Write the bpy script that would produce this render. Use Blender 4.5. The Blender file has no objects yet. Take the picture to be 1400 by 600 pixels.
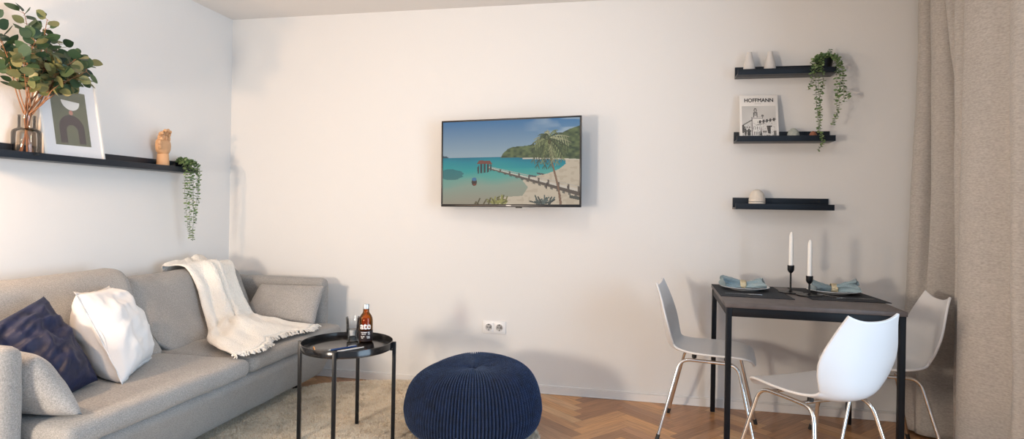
import bpy, bmesh, math, random
import numpy as np
from mathutils import Vector, Matrix, Euler
PI = math.pi
random.seed(7)
rng = np.random.default_rng(11)
scene = bpy.context.scene
COL = scene.collection

# ------------------------------------------------------------------ materials
def new_mat(name):
    m = bpy.data.materials.new(name); m.use_nodes = True
    nt = m.node_tree
    return m, nt, nt.nodes['Principled BSDF']
def N(nt, t, **kw):
    n = nt.nodes.new(t)
    for k, v in kw.items():
        if k in n.inputs: n.inputs[k].default_value = v
        else: setattr(n, k, v)
    return n
def simple(name, col, rough=.5, metal=0., bump=0., bscale=60., var=0., vscale=8., coat=0., sheen=0., trans=0., ior=1.45, spec=.5):
    m, nt, b = new_mat(name)
    b.inputs['Base Color'].default_value = (*col, 1); b.inputs['Roughness'].default_value = rough
    b.inputs['Metallic'].default_value = metal; b.inputs['Coat Weight'].default_value = coat
    b.inputs['Sheen Weight'].default_value = sheen; b.inputs['Transmission Weight'].default_value = trans
    b.inputs['IOR'].default_value = ior; b.inputs['Specular IOR Level'].default_value = spec
    tc = N(nt, 'ShaderNodeTexCoord')
    if var:
        n = N(nt, 'ShaderNodeTexNoise', Scale=vscale, Detail=5.); nt.links.new(tc.outputs['Object'], n.inputs['Vector'])
        r = N(nt, 'ShaderNodeValToRGB')
        r.color_ramp.elements[0].position = .3; r.color_ramp.elements[1].position = .7
        r.color_ramp.elements[0].color = (*[c*(1-var) for c in col], 1); r.color_ramp.elements[1].color = (*[min(1, c*(1+var)) for c in col], 1)
        nt.links.new(n.outputs['Fac'], r.inputs['Fac']); nt.links.new(r.outputs['Color'], b.inputs['Base Color'])
    if bump:
        n = N(nt, 'ShaderNodeTexNoise', Scale=bscale, Detail=4.); nt.links.new(tc.outputs['Object'], n.inputs['Vector'])
        bp = N(nt, 'ShaderNodeBump', Strength=bump, Distance=.01); nt.links.new(n.outputs['Fac'], bp.inputs['Height'])
        nt.links.new(bp.outputs['Normal'], b.inputs['Normal'])
    return m
def woven(name, c0, c1, sc=260., stretch=(1, 1, 1), rough=.95, bump=.35, big=.25):
    """fine woven cloth: two stretched noises as warp and weft over a slow mottle"""
    m, nt, b = new_mat(name); b.inputs['Roughness'].default_value = rough
    b.inputs['Specular IOR Level'].default_value = .15; b.inputs['Sheen Weight'].default_value = .15
    tc = N(nt, 'ShaderNodeTexCoord')
    outs = []
    for s in ((sc, sc, sc*.22), (sc*.25, sc*.25, sc)):
        mp = N(nt, 'ShaderNodeMapping'); mp.inputs['Scale'].default_value = [a*q for a, q in zip(s, stretch)]
        n = N(nt, 'ShaderNodeTexNoise', Scale=1., Detail=2.)
        nt.links.new(tc.outputs['Object'], mp.inputs['Vector']); nt.links.new(mp.outputs['Vector'], n.inputs['Vector']); outs.append(n)
    ad = N(nt, 'ShaderNodeMath', operation='ADD'); nt.links.new(outs[0].outputs['Fac'], ad.inputs[0]); nt.links.new(outs[1].outputs['Fac'], ad.inputs[1])
    hf = N(nt, 'ShaderNodeMath', operation='MULTIPLY'); hf.inputs[1].default_value = .5; nt.links.new(ad.outputs[0], hf.inputs[0])
    n3 = N(nt, 'ShaderNodeTexNoise', Scale=7., Detail=4.); nt.links.new(tc.outputs['Object'], n3.inputs['Vector'])
    mx = N(nt, 'ShaderNodeMix'); mx.data_type = 'FLOAT'; mx.inputs[0].default_value = big
    nt.links.new(hf.outputs[0], mx.inputs[2]); nt.links.new(n3.outputs['Fac'], mx.inputs[3])
    r = N(nt, 'ShaderNodeValToRGB'); e = r.color_ramp.elements
    e[0].position = .38; e[1].position = .62; e[0].color = (*c0, 1); e[1].color = (*c1, 1)
    nt.links.new(mx.outputs[0], r.inputs['Fac']); nt.links.new(r.outputs['Color'], b.inputs['Base Color'])
    bp = N(nt, 'ShaderNodeBump', Strength=bump, Distance=.002); nt.links.new(hf.outputs[0], bp.inputs['Height'])
    nt.links.new(bp.outputs['Normal'], b.inputs['Normal'])
    return m
def attr_mat(name, rough=.6, emit=0., base=True, bump=0., coat=0.):
    m, nt, b = new_mat(name); b.inputs['Roughness'].default_value = rough; b.inputs['Coat Weight'].default_value = coat
    a = N(nt, 'ShaderNodeAttribute', attribute_name='tone')
    if base: nt.links.new(a.outputs['Color'], b.inputs['Base Color'])
    else: b.inputs['Base Color'].default_value = (.01, .01, .012, 1)
    if emit:
        nt.links.new(a.outputs['Color'], b.inputs['Emission Color']); b.inputs['Emission Strength'].default_value = emit
    if bump:
        tc = N(nt, 'ShaderNodeTexCoord'); n = N(nt, 'ShaderNodeTexNoise', Scale=90., Detail=3.)
        nt.links.new(tc.outputs['Object'], n.inputs['Vector'])
        bp = N(nt, 'ShaderNodeBump', Strength=bump, Distance=.003); nt.links.new(n.outputs['Fac'], bp.inputs['Height']); nt.links.new(bp.outputs['Normal'], b.inputs['Normal'])
    return m
def leaf_mat(name, ca, cb, cc, rough=.45):
    """leaf colours drawn per leaf from the 'tone' attribute"""
    m, nt, b = new_mat(name); b.inputs['Roughness'].default_value = rough
    a = N(nt, 'ShaderNodeAttribute', attribute_name='tone')
    r = N(nt, 'ShaderNodeValToRGB'); e = r.color_ramp.elements
    e[0].color = (*ca, 1); e[1].color = (*cc, 1); k = e.new(.55); k.color = (*cb, 1)
    nt.links.new(a.outputs['Fac'], r.inputs['Fac']); nt.links.new(r.outputs['Color'], b.inputs['Base Color'])
    tr = N(nt, 'ShaderNodeBsdfTranslucent'); nt.links.new(r.outputs['Color'], tr.inputs['Color'])
    mx = N(nt, 'ShaderNodeMixShader'); mx.inputs[0].default_value = .22
    nt.links.new(b.outputs[0], mx.inputs[1]); nt.links.new(tr.outputs[0], mx.inputs[2])
    nt.links.new(mx.outputs[0], nt.nodes['Material Output'].inputs['Surface'])
    return m

M = {}
M['wall'] = simple('wall_paint', (.735, .73, .72), .85, bump=.08, bscale=220.)
M['ceiling'] = simple('ceiling_paint', (.74, .72, .70), .9)
M['trim'] = simple('trim_paint', (.76, .755, .75), .45)
M['black'] = simple('black_metal', (.006, .007, .009), .34, spec=.35)
M['shelf'] = simple('shelf_lacquer', (.010, .016, .026), .36, spec=.35)
M['tablemetal'] = simple('table_black', (.006, .007, .010), .42, spec=.3)
M['tabletop'] = simple('table_top', (.105, .088, .085), .42, var=.18, vscale=18.)
M['chrome'] = simple('chrome', (.78, .77, .76), .16, 1.)
M['shell'] = simple('chair_shell', (.66, .66, .67), .30, coat=.15)
M['cap'] = simple('foot_cap', (.02, .02, .02), .5)
M['white_ceramic'] = simple('white_ceramic', (.80, .80, .80), .25, coat=.3)
M['vase'] = simple('matt_ceramic', (.62, .60, .58), .75, bump=.1, bscale=90.)
M['egg_box'] = simple('cream_ceramic', (.66, .61, .54), .6)
M['stone'] = simple('green_grey_stone', (.36, .39, .36), .7, var=.15, vscale=60.)
M['terracotta'] = simple('terracotta', (.30, .12, .07), .6)
M['candle'] = simple('candle_wax', (.88, .87, .84), .5)
M['plate'] = simple('plate_ceramic', (.70, .73, .76), .22, coat=.4)
M['napkin'] = woven('napkin_cloth', (.22, .31, .35), (.32, .41, .45), 500., bump=.2)
M['ring'] = simple('brass_shell_ring', (.72, .62, .42), .28, .55, bump=.6, bscale=160.)
M['silver'] = simple('cutlery_steel', (.62, .62, .63), .22, 1.)
M['placemat'] = simple('placemat', (.022, .026, .034), .8)
M['sofa'] = woven('sofa_fabric', (.21, .205, .20), (.40, .388, .372), 650., big=.10)
M['pillow_grey'] = woven('grey_pillow', (.21, .205, .20), (.43, .415, .40), 620., big=.10)
M['white_cloth'] = simple('white_cotton', (.67, .67, .675), .85, bump=.25, bscale=26., sheen=.2)
M['velvet'] = simple('navy_velvet', (.004, .009, .040), .6, var=.35, vscale=16., bump=.9, bscale=11., sheen=.01)
M['velvet'].node_tree.nodes['Principled BSDF'].inputs['Sheen Tint'].default_value = (.25, .35, .9, 1)
M['curtain'] = woven('curtain_fabric', (.35, .325, .30), (.49, .46, .43), 420., stretch=(.2, .2, 2.1), big=.06, bump=.2)
M['knit'] = simple('knitted_yarn', (.004, .013, .046), .85, var=.5, vscale=35., bump=.5, bscale=260., sheen=.35)
M['knit'].node_tree.nodes['Principled BSDF'].inputs['Sheen Tint'].default_value = (.35, .55, 1, 1)
M['rug'] = attr_mat('rug_wool', .95)
def wool_glow_through():
    nt = M['rug'].node_tree; b = nt.nodes['Principled BSDF']; a = [n for n in nt.nodes if n.type == 'ATTRIBUTE'][0]
    tr = N(nt, 'ShaderNodeBsdfTranslucent'); nt.links.new(a.outputs['Color'], tr.inputs['Color'])
    mx = N(nt, 'ShaderNodeMixShader'); mx.inputs[0].default_value = .45
    nt.links.new(b.outputs[0], mx.inputs[1]); nt.links.new(tr.outputs[0], mx.inputs[2]); nt.links.new(mx.outputs[0], nt.nodes['Material Output'].inputs['Surface'])
wool_glow_through()
M['rug_back'] = simple('rug_backing', (.80, .73, .62), .95, var=.1, vscale=30.)
M['leaf'] = leaf_mat('eucalyptus_leaf', (.015, .045, .028), (.05, .10, .045), (.26, .24, .10))
M['vine'] = leaf_mat('string_leaf', (.045, .10, .03), (.15, .25, .10), (.32, .40, .20))
M['stem'] = simple('branch_bark', (.23, .11, .055), .75, var=.3, vscale=30.)
M['vine_stem'] = simple('vine_stem', (.10, .13, .05), .7)
M['wood_hand'] = simple('pale_beech', (.62, .36, .19), .5, var=.12, vscale=14.)
M['frame_white'] = simple('frame_white', (.80, .78, .75), .4)
M['mat_board'] = simple('picture_mat', (.78, .80, .84), .5)
M['olive'] = simple('print_olive', (.115, .13, .085), .7)
M['plum'] = simple('print_plum', (.040, .028, .035), .7)
M['print_white'] = simple('print_white', (.75, .75, .73), .7)
M['pink'] = simple('print_pink', (.48, .22, .17), .7)
M['book_white'] = simple('book_cover', (.78, .76, .73), .5)
M['pages'] = simple('book_pages', (.70, .67, .60), .8)
M['ink'] = simple('ink_black', (.012, .012, .012), .6)
M['text_white'] = simple('label_white', (.80, .80, .80), .5)
M['socket'] = simple('socket_plastic', (.80, .80, .80), .35)
M['socket_in'] = simple('socket_well', (.62, .61, .60), .45)
M['hole'] = simple('dark_hole', (.02, .02, .02), .6)
M['tvblack'] = simple('tv_bezel', (.012, .012, .013), .3)
M['logo'] = simple('tv_logo', (.45, .45, .46), .3, .6)
M['pen_blue'] = simple('pen_blue', (.012, .045, .16), .25, coat=.5)
M['pen_white'] = simple('pen_white', (.70, .70, .70), .3, coat=.5)
M['pencil'] = simple('pencil_orange', (.72, .36, .12), .45)
M['cap_silver'] = simple('bottle_cap', (.62, .66, .68), .35, .7)
M['label_dark'] = simple('bottle_label', (.020, .012, .014), .5)
M['lampglow'] = simple('lamp', (1, 1, 1), .5)
def glass(name, col, rough=0., ior=1.45):
    m, nt, b = new_mat(name)
    b.inputs['Base Color'].default_value = (*col, 1); b.inputs['Roughness'].default_value = rough
    b.inputs['Transmission Weight'].default_value = 1.; b.inputs['IOR'].default_value = ior
    return m
def thin_glass(name, col, f=1.):
    m = bpy.data.materials.new(name); m.use_nodes = True; nt = m.node_tree; nt.nodes.remove(nt.nodes['Principled BSDF'])
    tr = N(nt, 'ShaderNodeBsdfTransparent'); tr.inputs[0].default_value = (*col, 1)
    gl = N(nt, 'ShaderNodeBsdfGlossy'); gl.inputs['Roughness'].default_value = .02
    lw = N(nt, 'ShaderNodeFresnel'); lw.inputs[0].default_value = 1.45
    ml = N(nt, 'ShaderNodeMath', operation='MULTIPLY'); ml.inputs[1].default_value = f; nt.links.new(lw.outputs[0], ml.inputs[0])
    mx = N(nt, 'ShaderNodeMixShader'); nt.links.new(ml.outputs[0], mx.inputs[0]); nt.links.new(tr.outputs[0], mx.inputs[1]); nt.links.new(gl.outputs[0], mx.inputs[2])
    nt.links.new(mx.outputs[0], nt.nodes['Material Output'].inputs['Surface']); return m
M['glass'] = thin_glass('clear_glass', (.985, .99, .99), .8)
M['picture_glass'] = thin_glass('picture_glass', (.99, .99, .99), .12)
M['smoke_glass'] = thin_glass('smoked_glass', (.93, .90, .86), .9)
M['amber'] = thin_glass('amber_glass', (.84, .55, .22), .8)
M['tray'] = simple('tray_lacquer', (.012, .011, .011), .16, spec=.6)
M['water'] = glass('water', (.95, .97, .98), ior=1.33)
M['screen'] = attr_mat('screen_picture', .5, emit=.74, base=False)
M['screen'].node_tree.nodes['Principled BSDF'].inputs['Specular IOR Level'].default_value = .2
M['cover_photo'] = attr_mat('cover_photo', .5)
M['parquet'] = attr_mat('oak_parquet', .33, bump=.03, coat=.08)
# grain on the parquet
def add_grain():
    nt = M['parquet'].node_tree; b = nt.nodes['Principled BSDF']
    a = [n for n in nt.nodes if n.type == 'ATTRIBUTE'][0]
    uv = N(nt, 'ShaderNodeUVMap'); mp = N(nt, 'ShaderNodeMapping'); mp.inputs['Scale'].default_value = (4, 60, 1)
    n = N(nt, 'ShaderNodeTexNoise', Scale=1.5, Detail=6.)
    nt.links.new(uv.outputs[0], mp.inputs[0]); nt.links.new(mp.outputs[0], n.inputs['Vector'])
    mr = N(nt, 'ShaderNodeMapRange'); mr.inputs[1].default_value = .3; mr.inputs[2].default_value = .7; mr.inputs[3].default_value = .72; mr.inputs[4].default_value = 1.2
    nt.links.new(n.outputs['Fac'], mr.inputs[0])
    mx = N(nt, 'ShaderNodeVectorMath', operation='SCALE'); nt.links.new(a.outputs['Color'], mx.inputs[0]); nt.links.new(mr.outputs[0], mx.inputs['Scale'])
    nt.links.new(mx.outputs[0], b.inputs['Base Color'])
add_grain()

# ------------------------------------------------------------------ mesh helpers
class MB:
    def __init__(s): s.v = []; s.f = []; s.mi = []; s.tone = []; s.mats = []; s.cur = 0; s.t = (1, 1, 1)
    def mat(s, m):
        if m not in s.mats: s.mats.append(m)
        s.cur = s.mats.index(m); return s
    def face(s, idx): s.f.append(tuple(idx)); s.mi.append(s.cur); s.tone.append(s.t)
    def add(s, vs, fs, T=None):
        o = len(s.v)
        for p in vs:
            p = Vector(p)
            if T is not None: p = T @ p
            s.v.append(tuple(p))
        for f in fs: s.face([i+o for i in f])
        return s
    def box(s, a, b, bev=0., T=None, seg=2):
        x0, y0, z0 = [min(p, q) for p, q in zip(a, b)]; x1, y1, z1 = [max(p, q) for p, q in zip(a, b)]
        vs = [(x0,y0,z0),(x1,y0,z0),(x1,y1,z0),(x0,y1,z0),(x0,y0,z1),(x1,y0,z1),(x1,y1,z1),(x0,y1,z1)]
        fs = [(0,3,2,1),(4,5,6,7),(0,1,5,4),(1,2,6,5),(2,3,7,6),(3,0,4,7)]
        if bev > 0:
            bm = bmesh.new(); bv = [bm.verts.new(v) for v in vs]
            for f in fs: bm.faces.new([bv[i] for i in f])
            bmesh.ops.bevel(bm, geom=list(bm.edges), offset=bev, segments=seg, profile=.5, affect='EDGES')
            bm.verts.index_update(); vs = [v.co.copy() for v in bm.verts]; fs = [[v.index for v in f.verts] for f in bm.faces]; bm.free()
        return s.add(vs, fs, T)
    def tube(s, pts, r, n=10, caps=True, closed=False):
        pts = [Vector(p) for p in pts]; m = len(pts); rs = r if isinstance(r, (list, tuple)) else [r]*m
        o = len(s.v); up = None
        for i, p in enumerate(pts):
            if closed: d = pts[(i+1) % m]-pts[i-1]
            else: d = pts[min(i+1, m-1)]-pts[max(i-1, 0)]
            if d.length < 1e-9: d = Vector((0, 0, 1))
            d.normalize()
            if up is None: up = Vector((0, 0, 1)) if abs(d.z) < .9 else Vector((1, 0, 0))
            a = (up-d*up.dot(d))
            if a.length < 1e-6: a = d.orthogonal()
            a.normalize(); up = a; b = d.cross(a)
            for k in range(n):
                t = 2*PI*k/n; s.v.append(tuple(p+(a*math.cos(t)+b*math.sin(t))*rs[i]))
        for i in range(m if closed else m-1):
            j = (i+1) % m
            for k in range(n): s.face((o+i*n+k, o+i*n+(k+1) % n, o+j*n+(k+1) % n, o+j*n+k))
        if caps and not closed: s.face([o+k for k in range(n)][::-1]); s.face([o+(m-1)*n+k for k in range(n)])
        return s
    def lathe(s, prof, c=(0, 0, 0), n=32, T=None, ang=None, rmod=None):
        """prof: (r, z) rows from bottom to top"""
        o = len(s.v); vs = []; fs = []
        for r, z in prof:
            for k in range(n):
                t = 2*PI*k/n; rr = r*(rmod(t, z) if rmod else 1)
                vs.append((c[0]+rr*math.cos(t), c[1]+rr*math.sin(t), c[2]+z))
        for i in range(len(prof)-1):
            for k in range(n): fs.append((i*n+k, i*n+(k+1) % n, (i+1)*n+(k+1) % n, (i+1)*n+k))
        if prof[0][0] > 1e-6: fs.append([k for k in range(n)][::-1])
        if prof[-1][0] > 1e-6: fs.append([(len(prof)-1)*n+k for k in range(n)])
        return s.add(vs, fs, T)
    def grid(s, P, nu, nv, wrapu=False, T=None, tones=None):
        """P[i][j] i<nu, j<nv"""
        o = len(s.v)
        for i in range(nu):
            for j in range(nv):
                p = Vector(P[i][j]); s.v.append(tuple(T @ p if T is not None else p))
        for i in range(nu if wrapu else nu-1):
            for j in range(nv-1):
                if tones is not None: s.t = tones[i][j]
                s.face((o+i*nv+j, o+((i+1) % nu)*nv+j, o+((i+1) % nu)*nv+j+1, o+i*nv+j+1))
        return s
    def prism(s, poly, d, T=None):
        """poly in local xy, extruded d along z"""
        n = len(poly); vs = [(p[0], p[1], 0) for p in poly]+[(p[0], p[1], d) for p in poly]
        fs = [list(range(n))[::-1], [n+i for i in range(n)]]+[(i, (i+1) % n, n+(i+1) % n, n+i) for i in range(n)]
        return s.add(vs, fs, T)
    def build(s, name, parent=None, smooth=True, angle=40, tone=False, uv=None, merge=False):
        me = bpy.data.meshes.new(name); me.from_pydata(s.v, [], s.f)
        for m in s.mats: me.materials.append(m)
        if len(s.mats) > 1: me.polygons.foreach_set('material_index', s.mi)
        if tone:
            a = me.attributes.new('tone', 'FLOAT_COLOR', 'CORNER'); cols = []
            for f, t in zip(s.f, s.tone):
                t = t if isinstance(t, (tuple, list)) else (t, t, t)
                cols += [t[0], t[1], t[2], 1.]*len(f)
            a.data.foreach_set('color', cols)
        if uv is not None:
            ul = me.uv_layers.new(name='UVMap'); ul.data.foreach_set('uv', uv)
        if merge:
            bm = bmesh.new(); bm.from_mesh(me); bmesh.ops.remove_doubles(bm, verts=bm.verts, dist=1e-5)
            bmesh.ops.recalc_face_normals(bm, faces=bm.faces); bm.to_mesh(me); bm.free()
        if smooth:
            me.shade_smooth()
            if angle < 180: me.set_sharp_from_angle(angle=math.radians(angle))
        me.update()
        o = bpy.data.objects.new(name, me); COL.objects.link(o)
        if parent is not None: o.parent = parent
        return o
def mb(m): return MB().mat(M[m])
def tag(o, label=None, cat=None, group=None, kind=None):
    if label: o['label'] = label
    if cat: o['category'] = cat
    if group: o['group'] = group
    if kind: o['kind'] = kind
    return o
def thing(name, label, cat, loc=(0, 0, 0), rz=0., group=None):
    o = bpy.data.objects.new(name, None); COL.objects.link(o); o.empty_display_size = .05
    o.location = loc; o.rotation_euler = (0, 0, rz); return tag(o, label, cat, group)
def spline(pts, n):
    """Catmull-Rom through pts, n samples"""
    P = [Vector(p) for p in pts]; P = [P[0]*2-P[1]]+P+[P[-1]*2-P[-2]]; m = len(P)-3; out = []
    for i in range(n):
        t = i/(n-1)*m; k = min(int(t), m-1); t -= k
        a, b, c, d = P[k:k+4]
        out.append(.5*((2*b)+(c-a)*t+(2*a-5*b+4*c-d)*t*t+(3*b-a-3*c+d)*t**3))
    return out
def fillet(pts, r, n=6):
    """round the corners of a polyline"""
    P = [Vector(p) for p in pts]; out = [P[0]]
    for i in range(1, len(P)-1):
        a, b, c = P[i-1], P[i], P[i+1]
        u = (a-b); v = (c-b); k = min(r, u.length*.49, v.length*.49); u.normalize(); v.normalize()
        p, q = b+u*k, b+v*k
        for j in range(n+1):
            t = j/n; out.append(p*(1-t)**2+b*2*t*(1-t)+q*t*t)
    out.append(P[-1]); return out
def copy_tree(o, parent=None):
    c = o.copy(); COL.objects.link(c)
    if parent: c.parent = parent
    for ch in [x for x in list(COL.objects) if x.parent == o]: copy_tree(ch, c)
    return c
def text_mesh(body, size, bold=0., serif=False):
    cu = bpy.data.curves.new('t', 'FONT'); cu.body = body; cu.size = size; cu.offset = bold; cu.align_x = 'CENTER'; cu.resolution_u = 6; cu.extrude = .0004
    ob = bpy.data.objects.new('t', cu); COL.objects.link(ob)
    dg = bpy.context.evaluated_depsgraph_get(); me = ob.evaluated_get(dg).to_mesh()
    vs = [v.co.copy() for v in me.vertices]; fs = [list(p.vertices) for p in me.polygons]
    ob.evaluated_get(dg).to_mesh_clear(); bpy.data.objects.remove(ob); bpy.data.curves.remove(cu)
    return vs, fs
def smooth_noise(x, y, seed=0.):
    from mathutils import noise
    return noise.noise(Vector((x, y, seed*7.31)))
def noise3(p): 
    from mathutils import noise
    return noise.noise(Vector(p))

# ------------------------------------------------------------------ room
XR, H = 4.66, 2.5
def struct(o): o['kind'] = 'structure'; return o
struct(mb('wall').box((-.15, -4.2, -.02), (0, .15, H)).build('wall_left', smooth=False))
struct(mb('wall').box((0, 0, -.02), (XR+.15, .15, H)).build('wall_back', smooth=False))
w = mb('wall').box((XR, -1.35, -.02), (XR+.15, 0, H)).box((XR, -4.2, 2.3), (XR+.15, -1.35, H))
struct(w.build('wall_right', smooth=False))
struct(mb('ceiling').box((-.15, -4.2, H), (XR+.15, .15, H+.12)).build('ceiling', smooth=False))
b = mb('trim').box((0, -.014, 0), (XR, 0, .046)); b.box((0, -.010, .046), (XR, 0, .055), .003)
b.tube([(0, -.014, .004), (XR, -.014, .004)], .003, 6)
struct(b.build('baseboard_back', angle=30))
struct(mb('trim').box((0, -4.2, 0), (.014, -.014, .055), .003).build('baseboard_left', angle=30))

def make_floor():
    f = MB().mat(M['parquet']); uvs = []
    L, W = .36, .072; g = .0006; c, s = math.cos(math.radians(45+4)), math.sin(math.radians(45+4))
    pal = [(.47, .245, .105), (.56, .31, .14), (.38, .185, .08), (.62, .37, .18), (.53, .27, .11), (.42, .22, .11), (.58, .30, .12), (.32, .155, .07)]
    r = random.Random(3)
    def plank(x, y, horiz):
        a = (x+g, y+g); b2 = (x+(L if horiz else W)-g, y+(W if horiz else L)-g)
        cx, cy = (a[0]+b2[0])/2, (a[1]+b2[1])/2
        X, Y = c*cx-s*cy, s*cx+c*cy
        if not (-.3 < X < 5.1 and -4.6 < Y < .35): return
        q = [(a[0], a[1]), (b2[0], a[1]), (b2[0], b2[1]), (a[0], b2[1])]
        z = r.uniform(-.0003, 0)
        o = len(f.v)
        for p in q: f.v.append((c*p[0]-s*p[1], s*p[0]+c*p[1], z))
        col = r.choice(pal); k = r.uniform(.86, 1.12); f.t = tuple(v*k for v in col); f.face((o, o+1, o+2, o+3))
        du, dv = r.uniform(0, 20), r.uniform(0, 20)
        for p in q:
            u, v = (p[0]-a[0], p[1]-a[1]) if horiz else (p[1]-a[1], p[0]-a[0])
            uvs.extend((u+du, v+dv))
    n = int(L/W)
    # herringbone: horizontals and verticals stepping along the diagonal
    for k in range(-140, 140):
        for j in range(-14, 14):
            ox, oy = k*W+j*L, k*W-j*L
            plank(ox, oy, True); plank(ox-W+0., oy+0., False) if False else plank(ox+L, oy-L+W, False)
    f.t = (.05, .025, .012)
    o = len(f.v)
    for p in ((0, -4.2, -.0012), (XR, -4.2, -.0012), (XR, 0, -.0012), (0, 0, -.0012)): f.v.append(p)
    f.face((o, o+1, o+2, o+3)); uvs.extend([0]*8)
    ob = f.build('floor', smooth=False, tone=True, uv=uvs); struct(ob)
make_floor()
struct(mb('hole').box((-.15, -4.2, -.10), (XR+.15, .15, -.021)).build('trim_1', smooth=False))

# ------------------------------------------------------------------ wall shelves
def ledge(name, label, length, zb, loc, rz, holes=(), group=None):
    """picture ledge along local +x, back at y=0, front at y=-.12"""
    t = thing(name, label, 'shelf', loc, rz, group)
    b = mb('shelf').box((0, -.012, zb), (length, 0, zb+.069), .001)
    for hx in holes: b.mat(M['hole']); b.lathe([(.006, 0), (.006, .0008)], n=14, T=Matrix.Translation((hx, -.0122, zb+.052)) @ Matrix.Rotation(PI/2, 4, 'X'))
    b.build('back_board', t, angle=30)
    mb('shelf').box((0, -.110, zb), (length, -.012, zb+.012), .001).build('shelf_board', t, angle=30)
    mb('shelf').box((0, -.120, zb+.0), (length, -.110, zb+.033), .001).build('front_lip', t, angle=30)
    return t
t = thing('wall_shelf', 'long black picture ledge on the left wall above the grey sofa', 'shelf', (0, -1.2, 1.369))
mb('shelf').box((0, -.62, 0), (.012, .735, .072), .001).build('back_board', t, angle=30)
mb('shelf').box((.012, -.62, 0), (.110, .735, .012), .001).build('shelf_board', t, angle=30)
mb('shelf').box((.110, -.62, 0), (.120, .735, .033), .001).build('front_lip', t, angle=30)
SX = 3.427
ledge('wall_shelf', 'topmost of three short black ledges, holding two white vases and a trailing plant', .53, 0, (SX, 0, 1.981), 0, (), 'short ledges over the table')
ledge('wall_shelf', 'middle of three short black ledges, holding the white book', .53, 0, (SX, 0, 1.593), 0, (), 'short ledges over the table')
ledge('wall_shelf', 'lowest of three short black ledges, holding only a cream egg shaped box', .53, 0, (SX, 0, 1.199), 0, (.478,), 'short ledges over the table')
ZS1, ZS2, ZS3, ZSL = 1.993, 1.605, 1.211, 1.381

# vases
def vase(x, y, label, k):
    prof = [(0, 0), (.030, 0), (.0325, .004), (.034, .012), (.032, .035), (.027, .058), (.020, .080), (.0155, .096), (.0145, .106), (.0150, .110), (.0115, .110), (.010, .100), (0, .098)]
    prof = [(r_, z_*1.19) for r_, z_ in prof]
    ribs = (lambda t, z: 1+.018*math.cos(24*t)) if k == 0 else (lambda t, z: 1+.012*math.cos(16*t+z*40))
    o = mb('vase').lathe(prof, n=96, rmod=ribs).build('vase', angle=60); o.location = (x, y, ZS1); tag(o, label, 'vase', 'white vases on the top ledge'); return o
vase(3.498, -.062, 'small white ribbed vase at the left end of the top ledge', 0)
vase(3.613, -.062, 'small pinkish white vase second from the left end of the top ledge', 1)
# stone egg, terracotta ball, cream box
o = mb('stone').lathe([(0, 0), (.027, 0), (.033, .006), (.0345, .018), (.032, .038), (.024, .056), (.012, .067), (0, .070)], n=40).build('decorative_egg', angle=70)
o.location = (3.746, -.065, ZS2); tag(o, 'grey green stone egg on the middle ledge right of the book', 'ornament')
t = thing('decorative_egg', 'tiny terracotta egg behind the hanging vine on the middle ledge', 'ornament', (3.852, -.065, ZS2))
mb('terracotta').lathe([(0, .002), (.018, .002), (.022, .014), (.021, .028), (.015, .043), (.006, .051), (0, .052)], n=32).build('egg', t, angle=70)
mb('vase').lathe([(0, 0), (.026, 0), (.028, .006), (.026, .016), (.0225, .016), (.021, .004), (0, .003)], n=32).build('egg_cup', t, angle=50)
t = thing('egg_box', 'cream ribbed egg shaped box with lid on the lowest ledge', 'box', (3.553, -.066, ZS3))
pr = [(0, 0), (.038, 0), (.042, .004), (.0445, .014), (.0455, .026), (.0455, .033)]
mb('egg_box').lathe(pr+[(0, .033)], n=72, rmod=lambda a, z: 1+.010*math.cos(28*a)).build('box_base', t, angle=60)
pl = [(.0455, .035)]
for i in range(1, 31):
    a = i/30*PI/2; rr = .0455*math.cos(a)**.85 if i < 30 else 0
    pl.append((rr*(1+.022*math.cos(i*2.1)), .035+.070*math.sin(a)))
mb('egg_box').lathe([(0, .0345)]+pl, n=72, rmod=lambda a, z: 1+.012*math.cos(20*a)).build('lid', t, angle=60)

# ------------------------------------------------------------------ painted pictures (flat prints)
def seg_dist(X, Y, a, b):
    ax, ay = a; bx, by = b; dx, dy = bx-ax, by-ay
    t = np.clip(((X-ax)*dx+(Y-ay)*dy)/(dx*dx+dy*dy+1e-12), 0, 1)
    return np.hypot(X-ax-t*dx, Y-ay-t*dy), t
def inpoly(X, Y, poly):
    ins = np.zeros(X.shape, bool); n = len(poly)
    for i in range(n):
        x0, y0 = poly[i]; x1, y1 = poly[(i+1) % n]
        if y0 == y1: continue
        c = ((y0 > Y) != (y1 > Y)) & (X < (x1-x0)*(Y-y0)/(y1-y0)+x0)
        ins ^= c
    return ins
def vnoise(X, Y, sc, seed):
    g = np.random.default_rng(seed).random((64, 64)); x = X*sc % 63; y = Y*sc % 63
    i = x.astype(int); j = y.astype(int); fx = x-i; fy = y-j; fx = fx*fx*(3-2*fx); fy = fy*fy*(3-2*fy)
    return (g[i, j]*(1-fx)+g[(i+1) % 64, j]*fx)*(1-fy)+(g[i, (j+1) % 64]*(1-fx)+g[(i+1) % 64, (j+1) % 64]*fx)*fy
def lin(c): return tuple(((v/255+.055)/1.055)**2.4 if v > 10 else v/255/12.92 for v in c)
def picture_mesh(name, img, w, h, mat, parent, T):
    """img [ny][nx] rgb linear, row 0 at the top"""
    ny, nx, _ = img.shape; m = MB().mat(M[mat])
    P = [[(-w/2+w*i/nx, h/2-h*j/ny, 0) for j in range(ny+1)] for i in range(nx+1)]
    tones = [[tuple(img[j, i]) for j in range(ny)] for i in range(nx)]
    m.grid(P, nx+1, ny+1, T=T, tones=tones)
    m.f = [q[::-1] for q in m.f]
    return m.build(name, parent, smooth=False, tone=True)
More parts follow.
